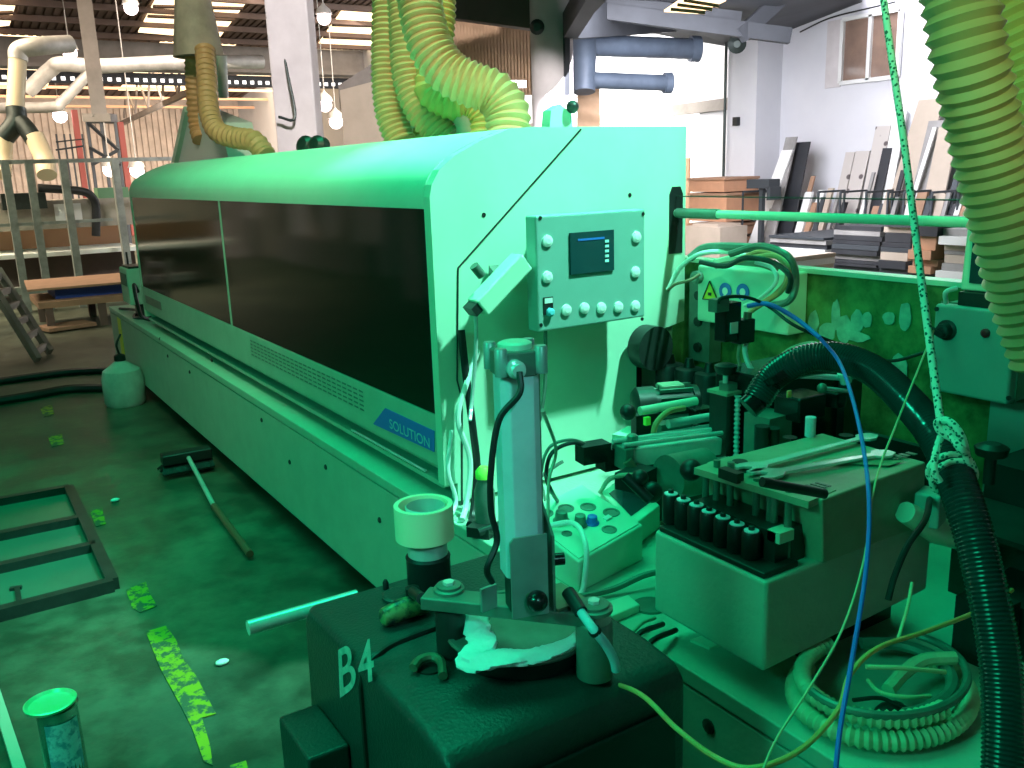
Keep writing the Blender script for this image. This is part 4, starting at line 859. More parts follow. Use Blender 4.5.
# knobbed upright post
t = thing('adjusting_post', flat(726, 470), 'dark square upright with a black star knob and a bright spring', 'post')
PY = 1.6; q = aty(PY, 728, 392); 
build('column', MB().box(q.x-.035, q.x+.035, PY-.03, PY+.03, TZ, q.z), 'dark', t); build('top_plate', MB().box(q.x-.04, q.x+.04, PY-.035, PY+.035, q.z, q.z+.008), 'coverm', t)
build('spring', MB().ribbed([V(q.x-.012, PY-.045, q.z), V(q.x-.012, PY-.045, q.z-.07), V(q.x-.012, PY-.045, q.z-.16)], .009, .012, .4, 12), 'steel', t)
build('screw', MB().cyl((q.x-.01, PY, q.z), (q.x-.01, PY, q.z+.06), .007), 'steel', t); build('knob', MB().lathe((q.x-.01, PY, q.z+.05), [(.022, 0), (.028, .008), (.03, .022), (.015, .027)], 10), 'black', t)
build('nut', MB().lathe((q.x, PY, q.z+.008), [(.026, 0), (.026, .018)], 6), 'mid', t)
# motor
t = thing('electric_motor', aty(1.95, 660, 420), 'green finned electric motor lying behind the steel cylinder', 'motor')
ma, mb_ = aty(1.95, 640, 408), aty(1.88, 690, 404); ax_ = (mb_-ma).normalized()
mm = MB().lathe(ma, [(.0, -.02), (.05, -.02), (.062, -.01), (.062, .04), (.052, .042), (.052, .15), (.058, .152), (.056, .17), (.02, .175)], 28, ax=ax_); build('casing', mm, 'dark', t)
for i in range(14):
    a = 2*PI*i/14; u_ = ax_.orthogonal().normalized(); w_ = ax_.cross(u_); r1_ = u_*math.cos(a)+w_*math.sin(a)
    build('fin', MB().bar(ma+ax_*.053+r1_*.06, ma+ax_*.15+r1_*.06, .003, .012, up=r1_), 'mid', t)
q = ma+ax_*.09+V(0, -.0, .058); build('terminal_box', MB().cbox(q, (.07, .05, .018), -.35), 'coverm', t, bevel=.004)
tag(build('black_switch', MB().cbox(aty(1.8, 703, 416), (.06, .06, .05), -.2).cbox(aty(1.8, 700, 408), (.062, .05, .006), -.2), 'blackgloss', bevel=.003), 'black box switch with a pale top right of the motor', 'switch')
t = thing('rod_clamp', aty(1.75, 640, 420), 'green rod with a round black knob left of the motor and a bright green tag', 'clamp')
build('rod', MB().cyl(aty(1.78, 640, 411), aty(1.76, 696, 401), .012), 'paint', t); build('knob', MB().ball(aty(1.78, 628, 412), .022), 'black', t)
build('bracket', MB().cbox(aty(1.8, 645, 424), (.07, .03, .06), -.2), 'black', t); q = aty(1.76, 647, 421); build('tag', MB().cbox(q, (.016, .012, .022)), 'gbright', t)
cable([aty(1.74, 653, 440), aty(1.72, 656, 424), aty(1.72, 668, 412), aty(1.74, 684, 408)], .008, 'hose_g', 'pale yellow-green hose arching before the motor', 'air_hose', 'hose')
tag(build('pale_bracket', MB().cbox(aty(1.95, 628, 437), (.10, .05, .035), .4).cbox(aty(1.9, 640, 441), (.04, .05, .05), .4), 'paint'), 'pale green angular bracket on the table left of the motor', 'bracket')
tag(build('motor_block', MB().box(1.62, 1.86, 1.86, 1.97, TZ, .80), 'dark'), 'dark block carrying the motor', 'block')
# horizontal pneumatic cylinders
t = thing('pneumatic_cylinder', aty(1.62, 620, 455), 'bright steel square pneumatic cylinder lying across the table under the motor', 'cylinder')
a_, b_ = aty(1.62, 618, 457), aty(1.58, 716, 444); dr = (b_-a_)
build('barrel', MB().bar(a_+dr*.08, b_, .055, .045), 'steel', t, bevel=.006); build('end_cap', MB().bar(a_, a_+dr*.09, .064, .055), 'mid', t, bevel=.004)
for zz, yy_ in [(.034, -.02), (.034, .02), (-.03, -.034)]: build('tie_rod', MB().cyl(a_+V(0,yy_,zz), b_+V(0,yy_,zz), .006), 'steel', t)
build('port', MB().lathe(a_+dr*.14+V(0,0,.02), [(.014, 0), (.014, .03), (.008, .034)], 8), 'mid', t)
build('fitting', MB().cyl(a_+V(.0,-.035,-.0), a_+V(.02,-.05,-.04), .012), 'brass', t)
t = thing('guide_rods', aty(1.72, 660, 440), 'pair of bright steel guide rods above and behind the square cylinder', 'rods')
for px0, py0, px1, py1 in [(634, 441, 716, 427), (668, 424, 716, 416)]: build('rod', MB().cyl(aty(1.72, px0, py0), aty(1.70, px1, py1), .012), 'steel', t)
build('holder', MB().cbox(aty(1.75, 672, 430), (.10, .04, .05), -.1), 'mid', t)
tag(build('limit_switch', MB().cbox(aty(1.66, 610, 457), (.055, .05, .055), -.15).cbox(aty(1.66, 593, 452), (.075, .045, .045), -.15), 'blackgloss'), 'dark boxy limit switch at the left end of the square cylinder', 'switch')
cable([aty(1.66, 590, 448), aty(1.68, 572, 443), aty(1.7, 552, 453), aty(1.7, 546, 475), aty(1.68, 552, 492), flat(560, 505, .62)], .005, 'dark', 'dark cable looping left from the limit switch down to the pendant box')
cable([aty(1.67, 592, 446), aty(1.69, 570, 440), aty(1.72, 549, 448), aty(1.72, 541, 475), flat(545, 500, .62)], .004, 'mid', 'green cable looping just outside the dark one left of the limit switch')
tag(build('black_cluster', MB().cbox(aty(1.55, 636, 478), (.09, .06, .04), .3).ball(aty(1.5, 652, 492), .025).cyl(aty(1.5, 625, 476), aty(1.45, 650, 500), .012).ball(aty(1.48, 640, 478), .02), 'black'), 'cluster of small black fittings under the square cylinder', 'fitting')
cable([flat(600, 492, .66), aty(1.6, 612, 478), aty(1.55, 640, 476), flat(655, 485, .72)], .006, 'coverm', 'pale hose end curling under the square cylinder', 'air_hose', 'hose')
# pendant push button box
P0, P1 = flat(579, 593), flat(643, 560); P3 = flat(520, 556); P2 = P1+(P3-P0)
tops = [P0+V(0,0,.082), P1+V(0,0,.10), P2+V(0,0,.135), P3+V(0,0,.118)]
tA, tB, tC = aty(P0.y, 579, 555), None, None
t = thing('button_box', P0, 'pale green push-button box with round knobs and a blue switch on the table', 'control box')
hb_ = MB().hexa([P0, P1, P2, P3], tops); build('case', hb_, 'paint', t, bevel=.005)
eu = (tops[1]-tops[0]); ev = (tops[3]-tops[0]); nn = eu.cross(ev).normalized()
def tp(u_, v_, h=0): return tops[0]+eu*u_+ev*v_+nn*h
build('face_plate', MB().hexa([tp(.03,.03,.001), tp(.97,.03,.001), tp(.97,.97,.001), tp(.03,.97,.001)], [tp(.03,.03,.003), tp(.97,.03,.003), tp(.97,.97,.003), tp(.03,.97,.003)]), 'paint', t)
for u_, v_, m_, r_, h_ in [(.30, .60, 'mid', .018, .03), (.42, .42, 'mid', .016, .03), (.55, .36, 'blue', .015, .022)]:
    build('knob', MB().lathe(tp(u_, v_, .002), [(r_*1.25, 0), (r_*1.25, .004), (r_, .006), (r_*.85, h_), (r_*.5, h_+.002)], 18, ax=nn), m_, t)
for u_, v_, r_ in [(.25, .82, .022), (.50, .74, .022), (.72, .60, .022), (.86, .36, .023), (.62, .16, .02), (.20, .40, .014)]:
    build('indicator_ring', MB().lathe(tp(u_, v_, .002), [(r_, 0), (r_, .003), (r_*.7, .004), (r_*.65, .002), (0, .002)], 18, ax=nn), 'mid', t)
build('small_key', MB().obox(tp(.70, .28, .002), eu*.09, ev*.06, nn*.006), 'white', t)
cable([tp(.05, .62, .01), tp(.25, .35, .035), tp(.12, .02, .03), P0+V(.0,-.02,.03), P0+V(-.03,-.04,.005), P0+V(-.06, -.12, .02)], .007, 'white', 'white tube draped over the front of the push-button box')
# little screen unit behind
t = thing('display_unit', flat(640, 520), 'flat pale green unit with a dark glassy display behind the push-button box', 'display')
D0, D1, D2 = flat(600, 492, .66), flat(632, 526, .66), flat(660, 505, .66); D3 = D0+(D2-D1)
build('case', MB().hexa([p-V(0,0,.07) for p in (D0, D1, D2, D3)], [D0, D1, D2, D3]), 'paint', t, bevel=.004)
cn = (D0+D2)/2; ins = [cn+(p-cn)*.68+V(0,0,.001) for p in (D0, D1, D2, D3)]; build('display_glass', MB().hexa(ins, [p+V(0,0,.002) for p in ins]), 'screen', t)
# ------------------------------------------------------------------ applicator box with rollers and cover
AX0, AX1, AY0, AY1, AZ0, AZ1 = 1.205, 1.72, 1.05, 1.36, .655, .842
t = thing('applicator_box', (1.5, 1.2, AZ0), 'large mint box with a row of black rollers on its left edge, right of centre', 'machine unit')
build('case', MB().hexa([(AX0,AY0,AZ0), (AX1,AY0,AZ0+.02), (AX1,AY1,AZ0+.02), (AX0,AY1,AZ0)], [(AX0,AY0,AZ1), (AX1,AY0,AZ1), (AX1,AY1,AZ1), (AX0,AY1,AZ1)]), 'paint_d', t, bevel=.008)
build('support', MB().box(1.40, 1.70, 1.12, 1.32, TZ, AZ0+.005), 'dark', t)
build('tray', MB().box(AX0+.004, AX0+.10, AY0+.01, AY1-.01, AZ1, AZ1+.012), 'dark', t, bevel=.003)
pr_ = [(671, 493), (683.5, 499), (696.5, 504), (709, 510.5), (723, 516.5), (737, 523), (751.5, 530)]
for px, py in pr_:
    q = atx(AX0+.038, px, py); z_t = q.z
    ro = build('roller', MB().lathe((AX0+.038, q.y, AZ1+.012), [(.0165, 0), (.0185, .003), (.0185, z_t-AZ1-.018), (.016, z_t-AZ1-.014)], 20), 'black', t)
    build('washer', MB().lathe((AX0+.038, q.y, z_t-.003), [(.0145, 0), (.0145, .003), (.007, .004)], 18), 'alu', ro); build('hub', MB().lathe((AX0+.038, q.y, z_t+.001), [(.006, 0), (.006, .007), (.003, .008)], 12), 'black', ro)
CZ = .985
K0, K1, K2, K3 = [atz(CZ, *q) for q in [(706, 462), (822, 500), (926, 462), (822, 433)]]
x0_ = 1.33
cov = MB().hexa([(x0_+.02, AY0-.01, AZ1), (K2.x+.01, K2.y, AZ1), (K2.x+.01, K3.y, AZ1), (x0_+.02, AY1-.02, AZ1)], [K1, K2, K3, K0])
build('cover', cov, 'coverm', t, bevel=.004)
# overhanging slotted plate at the left end of the cover
f0, f1 = K0.lerp(K1, .02), K0.lerp(K1, .98)
build('slotted_plate', MB().hexa([f0+V(-.05,-.01,-.012), f1+V(-.03,0,-.012), f1+V(.06,.01,-.012), f0+V(.06,0,-.012)], [f0+V(-.05,-.01,.002), f1+V(-.03,0,.002), f1+V(.06,.01,.002), f0+V(.06,0,.002)]), 'coverm', t)
for k_, (px, py) in enumerate([(740, 461), (742, 470), (790, 437), (846, 435)]):
    q = atz(CZ+.004, px, py); build('oval_slot', MB().lathe(q-V(0,0,.001), [(.016, 0), (.016, .001)], 18).add([], []), 'black', t)
for px, py0, py1 in [(717, 460, 498), (731, 462, 502), (706, 470, 495), (757, 478, 518), (771, 480, 530), (789, 490, 545), (775, 492, 535)]:
    a_ = atx(1.30, px, py0); build('support_rod', MB().cyl((1.30, a_.y, AZ1), (1.30, a_.y, a_.z), .0075, seg=10), 'mid', t)
hd = atx(1.24, 760, 484), atx(1.27, 826, 493); hx = MB().cyl(aty(.99, 762, 482), aty(.96, 825, 494), .0085); build('handle_bar', hx, 'black', t)
build('rod_clamp', MB().cbox(atx(1.27, 731, 475), (.02, .05, .02)), 'dark', t)
build('inner_block', MB().box(1.26, 1.345, 1.08, 1.30, AZ1, .915), 'dark', t); build('bright_block', MB().box(1.26, 1.30, 1.07, 1.10, .895, .917), 'paint', t)
kp = MB().ball(atx(1.28, 691, 470), .024); build('side_knob', kp, 'black', t); build('round_tank', MB().cyl(atx(1.38, 668, 478), atx(1.5, 705, 470), .055, seg=24), 'mid', t)
q = atz(.9, 906, 480); build('connector', MB().cbox((K2.x-.02, K2.y-.03, .90), (.06, .05, .07), .3), 'panelgrey', t, bevel=.005)
for i in range(4):
    build('stamped_mark', MB().obox(atz(CZ+.004, 800+i*5, 487-i*1.2), (.004, -.03, 0), (.006, 0, 0), (0, 0, .002)), 'mid', t)
    build('stamped_mark', MB().obox(atz(CZ+.004, 884+i*7, 458-i*1.5), (.002, -.02, 0), (.012, 0, 0), (0, 0, .002)), 'mid', t)
rsm = MB().obox(atz(CZ+.0042, 812, 462), (.10, -.11, 0), (.05, .0, 0), (0, 0, .0006))
build('rust_stain', rsm, mat('rust_stain', (.26, .20, .10), .7, 0, .5, 30, (.33, .40, .27)), t)
# spanners on the cover
def spanner(pa, pb, z, tx, w0=.018):
    a_, b_ = atz(z, *pa), atz(z, *pb); d_ = (b_-a_).normalized(); s_ = V(-d_.y, d_.x, 0)
    L = (b_-a_).length; pts = []
    head = [(-.012, .010), (-.028, .012), (-.030, .022), (-.008, .030), (.018, .024), (.034, .011)]
    outl = [a_+d_*x+s_*y for x, y in head]+[b_-d_*.03+s_*.008, b_-d_*.018+s_*.020, b_+s_*.022, b_+d_*.02+s_*.012]
    outl += [b_+d_*.022-s_*.010, b_-s_*.022, b_-d_*.018-s_*.020, b_-d_*.03-s_*.008, a_+d_*.034-s_*.011, a_+d_*.018-s_*.024, a_-d_*.008-s_*.030, a_-d_*.030-s_*.022, a_-d_*.028-s_*.012, a_-d_*.012-s_*.010, a_]
    return tag(build('spanner', MB().prism(outl, (0, 0, .006)), 'steel', bevel=.0012), tx, 'spanner')
spanner((752, 469), (868, 438), CZ+.008, 'steel spanner lying across the dirty cover, the farther of two')
spanner((768, 475), (884, 455), CZ+.008, 'steel spanner lying across the dirty cover, the nearer of two')
# black mechanism behind the cover
t = thing('cutting_unit', (1.9, 1.55, TZ), 'black boxy unit with a pale rod and a small yellow tag behind the dirty cover', 'machine unit')
a_, b_ = aty(1.5, 762, 378), aty(1.5, 848, 440); build('housing', MB().box(a_.x, b_.x-.05, 1.5, 1.66, TZ, a_.z+.0), 'blackgloss', t, bevel=.006)
build('side_block', MB().box(b_.x-.05, b_.x+.02, 1.48, 1.6, TZ, a_.z-.05), 'dark', t)
build('front_lump', MB().cbox(aty(1.42, 800, 405), (.10, .08, .06)).cbox(aty(1.4, 832, 398), (.04, .06, .04)), 'blackgloss', t, bevel=.006)
q = aty(1.36, 789, 394); build('tag', MB().cbox(q, (.012, .004, .016)), 'hose_y', t)
build('rod', MB().cyl(aty(1.38, 795, 375), aty(1.38, 845, 378), .007), 'alu', t); build('lever', MB().cyl(aty(1.36, 820, 388), aty(1.36, 848, 391), .005), 'alu', t); build('lever_knob', MB().ball(aty(1.36, 822, 388), .012), 'mid', t)
build('cap_bolt', MB().cyl(aty(1.36, 843, 372), aty(1.36, 846, 382), .014), 'steel', t)
for px, py, h_ in [(772, 436, .05), (762, 434, .04)]: q = aty(1.40, px, py); build('stud', MB().cyl(q-V(0,0,.05), q+V(0,0,.02), .018), 'dark', t)
q = atz(CZ, 810, 436); build('steel_stud', MB().cyl(q, q+V(0,0,.045), .012), 'alu', t)
build('pillar', MB().box(1.62, 1.70, 1.42, 1.5, TZ, 1.0), 'mid', t)
# big black vacuum hose with its holder
HP = [atd(1.80, 757, 400), atd(1.80, 772, 378), atd(1.76, 800, 361), atd(1.72, 835, 357), atd(1.65, 872, 370), atd(1.56, 906, 400), atd(1.46, 938, 440), atd(1.38, 963, 500), atd(1.33, 984, 575), atd(1.30, 1000, 660), atd(1.27, 1004, 745), atd(1.25, 1000, 830)]
hose(HP, .0295, 'hose_k', 'thick black ribbed vacuum hose arching over the table and down the right edge', .0065, name='vacuum_hose', dep=.075, seg=22)
cable([atd(1.84, 758, 402), atd(1.85, 775, 384), atd(1.82, 800, 372), atd(1.8, 845, 366)], .012, 'black', 'thinner black hose just under the start of the thick vacuum hose', 'air_hose', 'hose')
cable([atd(1.82, 760, 385), atd(1.85, 785, 355), atd(1.85, 810, 345), atd(1.78, 828, 350)], .008, 'coverm', 'dull green hose arching behind the start of the vacuum hose', 'air_hose', 'hose')
tag(build('hose_clamp', MB().cyl(atd(1.79, 775, 372), atd(1.79, 779, 378), .035).cyl(atd(1.80, 748, 408), atd(1.80, 757, 400), .024).cyl(atd(1.79, 762, 408), atd(1.79, 752, 396), .012), 'blackgloss'), 'black clamp holding the lower left end of the thick vacuum hose', 'clamp')
# rope
RP = [atd(1.62, 882, -12), atd(1.6, 892, 60), atd(1.57, 905, 150), atd(1.52, 920, 270), atd(1.46, 932, 360), atd(1.41, 941, 425)]
t = thing('rope', RP[-1], 'speckled white and green rope hanging down and knotted round the black hose', 'rope')
build('strand', MB().tube(RP, .0062, 10), 'rope', t)
def ringround(c, axis, r, n=24, tilt=0):
    ax_ = axis.normalized(); u_ = ax_.orthogonal().normalized(); w_ = ax_.cross(u_)
    return [c+(u_*math.cos(2*PI*i/n)+w_*math.sin(2*PI*i/n))*r+ax_*math.sin(2*PI*i/n+tilt)*.008 for i in range(n+1)]
axh = HP[7]-HP[6]; hc = [HP[6].lerp(HP[7], .52), HP[6].lerp(HP[7], .64)]
build('wrap', MB().tube(ringround(hc[0], axh, .0325), .005, 8, 2), 'rope', t); build('wrap', MB().tube(ringround(hc[1], axh, .0325, tilt=.5), .005, 8, 2), 'rope', t)
build('knot', MB().tube([atd(1.38, 939, 424), atd(1.36, 950, 434), atd(1.34, 960, 448), atd(1.35, 966, 452), atd(1.36, 955, 440), atd(1.37, 941, 432), atd(1.37, 938, 422), atd(1.35, 950, 422), atd(1.34, 962, 438), atd(1.36, 968, 462)], .0062, 8), 'rope', t)
build('tail', MB().tube([atd(1.38, 943, 430), atd(1.37, 936, 452), atd(1.36, 934, 470), atd(1.36, 940, 482)], .0055, 8), 'rope', t)
# cords
cable([aty(1.61, 748, 306), aty(1.55, 768, 304), aty(1.5, 795, 318), aty(1.42, 820, 338)], .006, 'blue', 'blue tube running from the valve to the arch of the vacuum hose', 'air_hose', 'hose')
cable([atd(1.62, 820, 338), atd(1.60, 838, 360), atd(1.52, 850, 390), atd(1.42, 862, 440), atd(1.32, 869, 500), atd(1.25, 866, 570), atd(1.18, 852, 660), atd(1.12, 840, 730), atd(1.1, 834, 790)], .0034, 'blue', 'blue cord hanging in front of the dirty cover down to the bottom edge')
cable([atd(1.5, 934, 330), atd(1.5, 918, 370), atd(1.45, 898, 420), atd(1.35, 876, 480), atd(1.28, 864, 560), atd(1.22, 842, 630), atd(1.18, 808, 690), atd(1.15, 776, 740), atd(1.12, 755, 790)], .0017, 'string', 'thin pale yellow string hanging left of the blue cord')
cable([flat(604, 680, .70), atd(1.30, 640, 694), atd(1.22, 676, 728), atd(1.18, 715, 757), atd(1.15, 752, 768), atd(1.16, 800, 750), atd(1.2, 838, 710), atd(1.25, 850, 675), atd(1.3, 878, 648), atd(1.36, 930, 630), atd(1.42, 985, 608), atd(1.5, 1012, 590)], .0038, 'hose_y', 'thin yellow-green cable sagging across the lower right from the body to the black hose')
cable([flat(663, 624, .60), flat(648, 640, .60)+V(-.03,0,.02), atx(1.175, 640, 660), atx(1.172, 637, 692)], .006, 'black', 'black cable over the base ledge, left of the pair')
cable([flat(676, 630, .60), flat(660, 648, .60)+V(-.03,0,.02), atx(1.175, 650, 668), atx(1.172, 648, 700)], .006, 'black', 'black cable over the base ledge, right of the pair')
cable([flat(655, 618, .60), flat(640, 625, .61), flat(622, 650, .60)+V(-.01,0,.0), atx(1.172, 616, 668)], .004, 'coverm', 'thin green cable crossing the ledge left of the black pair')
tag(build('small_plate', MB().obox(flat(690, 642, TZ+.001), (.06, -.005, 0), (.01, -.05, 0), (0, 0, .006)), 'paint'), 'small pale plate on the ledge under the applicator box', 'plate')
q = flat(652, 614); tag(build('oval_pad', MB().lathe(q+V(.02,.03,0), [(.04, 0), (.04, .006), (.03, .008)], 24), 'mid'), 'flat dull round pad on the ledge left of the applicator box', 'pad')
tag(build('stop_block', MB().hexa([flat(*q) for q in [(600, 612), (628, 602), (640, 612), (612, 624)]], [flat(*q)+V(0,0,.02) for q in [(600, 612), (628, 602), (640, 612), (612, 624)]]), 'paint', bevel=.003), 'small pale block on the ledge before the push-button box', 'block')
cable([flat(560, 600, .60), flat(610, 590, .60), flat(645, 575, .62), flat(672, 570, .62)], .008, 'mid', 'dull pipe lying on the table between the button box and the applicator box', 'pipe', 'pipe')
# coil of hoses on the table
t = thing('coiled_hose', flat(880, 720), 'pale ribbed hose coiled on the table at the lower right', 'hose')
cpt = flat(884, 712, TZ+.03)
def ell(c, rx, ry, z, a0, a1, n=26): return [c+V(math.cos(a0+(a1-a0)*i/n)*rx, math.sin(a0+(a1-a0)*i/n)*ry, z) for i in range(n+1)]
E0, E1, E2, E3 = flat(795, 690), flat(966, 700), flat(880, 762), flat(880, 665)
cpt = (E0+E1+E2+E3)/4+V(0,0,.025)
uL = (E1-E0)/2; vL = (E3-E2)/2
def eloop(s_, z, a0, a1, n=30): return [cpt+uL*math.cos(a0+(a1-a0)*i/n)*s_+vL*math.sin(a0+(a1-a0)*i/n)*s_+V(0,0,z) for i in range(n+1)]
build('outer_loop', MB().ribbed(eloop(1.0, 0, PI*.85, PI*2.3), .019, .014, .28, 14), 'hose_c', t); build('upper_loop', MB().ribbed(eloop(.92, .034, PI*.75, PI*1.75), .017, .014, .28, 14), 'hose_c', t)
cable(eloop(.96, .045, PI*1.2, PI*2.35, 20), .008, 'mid', 'plain dark green hose coiled on top of the ribbed one', 'coiled_cable', 'hose')
cable(eloop(.80, .03, PI*1.6, PI*2.6, 20), .012, 'mid', 'thick dull hose forming the inner right of the coil', 'coiled_cable', 'hose')
cable([flat(888, 690, .64), flat(905, 672, .65), flat(925, 660, .66), flat(955, 658, .66)], .013, 'hose_c', 'short pale ribbed hose end inside the coil', 'air_hose', 'hose')
cable([atd(1.4, 866, 667), atd(1.4, 900, 668), atd(1.42, 945, 672)], .004, 'string', 'thin pale cord crossing the upper part of the coil')
cable([flat(868, 680, .64), flat(880, 692, .64), flat(905, 697, .64), flat(930, 696, .63)], .004, 'string', 'thin pale cord lying inside the coil')
cable([flat(853, 700, .63), flat(880, 698, .63), flat(900, 706, .62), flat(928, 712, .61)], .004, 'dark', 'dark cord lying inside the coil')
tag(build('grey_pouch', MB().ball(flat(890, 712, TZ+.02), .03, (1.3, .8, .5)), 'dark'), 'dark lump of cloth lying in the middle of the coil', 'cloth')
# clutter at the far right
t = thing('terminal', (2.2, 1.2, 1.25), 'mint framed terminal screen standing at the right above the knob box', 'terminal')
TXP = 2.16; a_, b_ = atx(TXP, 968, 218), atx(TXP, 1060, 296); zt_, zb_ = atx(TXP, 968, 217).z, atx(TXP, 968, 290).z
build('case', MB().hexa([(TXP-.01, 1.02, zb_), (TXP+.09, 1.02, zb_), (TXP+.09, a_.y, zb_), (TXP-.01, a_.y, zb_)], [(TXP, 1.02, zt_), (TXP+.05, 1.02, zt_), (TXP+.05, a_.y, zt_), (TXP, a_.y, zt_)]), 'paint', t, bevel=.006)
build('screen', MB().box(TXP-.014, TXP-.009, 1.04, a_.y-.025, zb_+.02, zt_-.02), 'screen', t)
build('base', MB().box(TXP-.03, TXP+.08, 1.04, a_.y-.01, zb_-.035, zb_-.002), 'dark', t)
t = thing('switch_box', (2.2, 1.25, 1.0), 'pale grey-green box with a black rotary knob and a small red button, right side', 'control box')
BX = 2.12; a_, b_ = atx(BX, 935, 304), atx(BX, 1016, 312); zt_, zb_ = atx(BX, 975, 308).z, atx(BX, 975, 399).z
build('case', MB().box(BX, RX-.012, b_.y, a_.y, zb_, zt_), 'panelgrey', t, bevel=.008)
build('lid_edge', MB().box(BX+.03, BX+.034, b_.y-.003, a_.y+.003, zb_-.003, zt_+.003), 'mid', t)
q = atx(BX, 947, 330); kb = build('rotary_knob', MB().lathe(q, [(.026, 0), (.026, .004), (.019, .006), (.017, .025), (.01, .027)], 20, ax=(-1, 0, 0)), 'black', t)
build('pointer', MB().cbox(q+V(-.03, .008, -.004), (.012, .036, .012), .4, 'X'), 'black', kb)
build('red_button', MB().lathe(atx(BX, 986, 333), [(.011, 0), (.011, .006), (.006, .009)], 16, ax=(-1, 0, 0)), 'red', t)
for px, py in [(937, 309), (1006, 316), (1009, 398)]: build('corner_screw', MB().lathe(atx(BX, px, py), [(.006, 0), (.006, .003)], 10, ax=(-1, 0, 0)), 'dark', t)
build('wall_plate', MB().box(RX-.04, RX-.004, .9, 1.22, .72, zb_-.012), 'panelgrey', t)
cable([atx(2.1, 957, 288), atx(2.08, 946, 292), atx(2.1, 946, 303)], .006, 'white', 'short white cable between the terminal and the knob box')
t = thing('side_unit', atz(TZ, 970, 560), 'dark machine unit with a star knob behind the black hose on the right', 'machine unit')
build('lower_block', MB().box(1.92, 2.2, .78, 1.12, TZ, .80), 'dark', t); build('upper_block', MB().box(2.0, 2.2, .85, 1.1, .80, .90), 'bodyd', t)
q = aty(.98, 992, 447); build('knob', MB().lathe((q.x, .98, q.z-.02), [(.012, -.06), (.012, 0), (.03, .002), (.034, .02), (.018, .028)], 10), 'black', t)
build('dark_panel', MB().box(1.98, 2.0, 1.14, 1.45, .72, .90), 'bodyd', t)
build('table_plate', MB().box(1.80, 2.2, .7, 1.12, .80, .812), 'dark', t)
a_ = aty(1.02, 905, 512); b_ = aty(1.0, 968, 540)
build('rounded_arm', MB().sweep([a_, a_.lerp(b_, .5)+V(0,0,-.008), b_], [.022, .03, .026], 14, flat=1.0), 'paint', t)
t = thing('dark_bracket', flat(960, 640), 'dark bracketed unit standing beyond the coil at the right', 'machine unit')
build('body', MB().box(1.75, 2.1, .62, .98, TZ, .70), 'bodyd', t); build('slope_plate', MB().obox((1.62, .60, TZ+.02), (.16, 0, .02), (0, .14, .0), (0, 0, .02)), 'mid', t); build('ribbed_block', MB().box(1.66, 1.74, .86, .95, TZ, .72), 'dark', t)
cable([atd(1.55, 912, 583), atd(1.52, 908, 605), atd(1.48, 898, 640)], .003, 'string', 'thin pale cord hanging beyond the coil below the applicator box')
cable([aty(1.0, 930, 498), atd(1.62, 925, 520), atd(1.58, 908, 545), atd(1.56, 895, 575), atd(1.55, 888, 600)], .006, 'black', 'black cable dropping from the cover connector behind the blue cord')
tag(build('cord_tuft', MB().ball(aty(1.0, 951, 508), .02, (1.1, .9, .7)), 'white'), 'small white tuft behind the black hose', 'cloth')
# thick ribbed ducts upper right
hose([atd(1.66, 957, -25), atd(1.68, 968, 50), atd(1.72, 980, 110), atd(1.76, 993, 170), atd(1.8, 1010, 240), atd(1.84, 1026, 300), atd(1.86, 1046, 360)], .070, 'hose_g', 'thick ribbed green-cream duct hose hanging in the upper right corner', .026, dep=.15, seg=32)
hose([atd(2.2, 985, -30), atd(2.2, 1010, 20), atd(2.2, 1030, 80), atd(2.2, 1036, 150)], .075, 'hose_y', 'second yellow ribbed duct hose behind the thick one at the right edge', .03, dep=.15, seg=32)

# ------------------------------------------------------------------ foreground glue unit
BT = .80
t = thing('glue_unit', (.74, 1.3, 0), 'charcoal moulded unit with pale stencilled code standing in the foreground', 'machine unit')
pf = [(1.58, 0), (1.60, .5), (1.585, .76), (1.555, BT), (1.09, BT), (1.01, .79), (.987, .765), (.984, 0)]
body = build('body', MB().prism([(.50, y, z) for y, z in pf], (.45, 0, 0)), 'body', t)
bv_ = body.modifiers.new('edge', 'BEVEL'); bv_.width = .022; bv_.segments = 6; bv_.limit_method = 'ANGLE'; bv_.angle_limit = .3
for p_ in body.data.polygons: p_.use_smooth = True
sm = MB().tube([(.499, 1.30, .3), (.499, 1.30, .70), (.502, 1.30, .765), (.515, 1.302, .792), (.535, 1.305, .802), (.57, 1.32, .802), (.62, 1.325, .803), (.72, 1.33, .803)], .0055, 6, 5)
build('cover_seam', sm, 'black', body)
vp = MB().prism([(.54, .984, .45), (.92, .984, .45), (.915, .984, .70), (.89, .984, .728), (.57, .984, .728), (.545, .984, .70)], (0, -.008, 0)); build('vent_panel', vp, 'bodyd', t, bevel=.003)
for px, py in [(558, 725), (587, 715)]: build('panel_screw', MB().ball(aty(1.02, px, py), .004), 'steel', t)
for ch_, qd in [('B', [(340, 698), (357, 686), (352, 642), (338, 650)]), ('4', [(359, 686), (375, 680), (372, 638), (357, 642)])]:
    P_ = [atx(.4985, *q) for q in qd]; tm_ = text_mb(ch_, (0, 0, 0), (1, 0, 0), (0, 1, 0), 0, .012)
    tm_.v = [(P_[0].lerp(P_[1], v_.x)).lerp(P_[3].lerp(P_[2], v_.x), v_.y) for v_ in tm_.v]; build('stencil_character', tm_, 'stencil', t)
sb = build('side_box', MB().box(.42, .499, 1.38, 1.54, .28, .60), 'body', t, bevel=.006)
build('chrome_bar', MB().cyl(aty(1.6, 248, 628), (.62, 1.6, .765), .0145), 'steel', t)
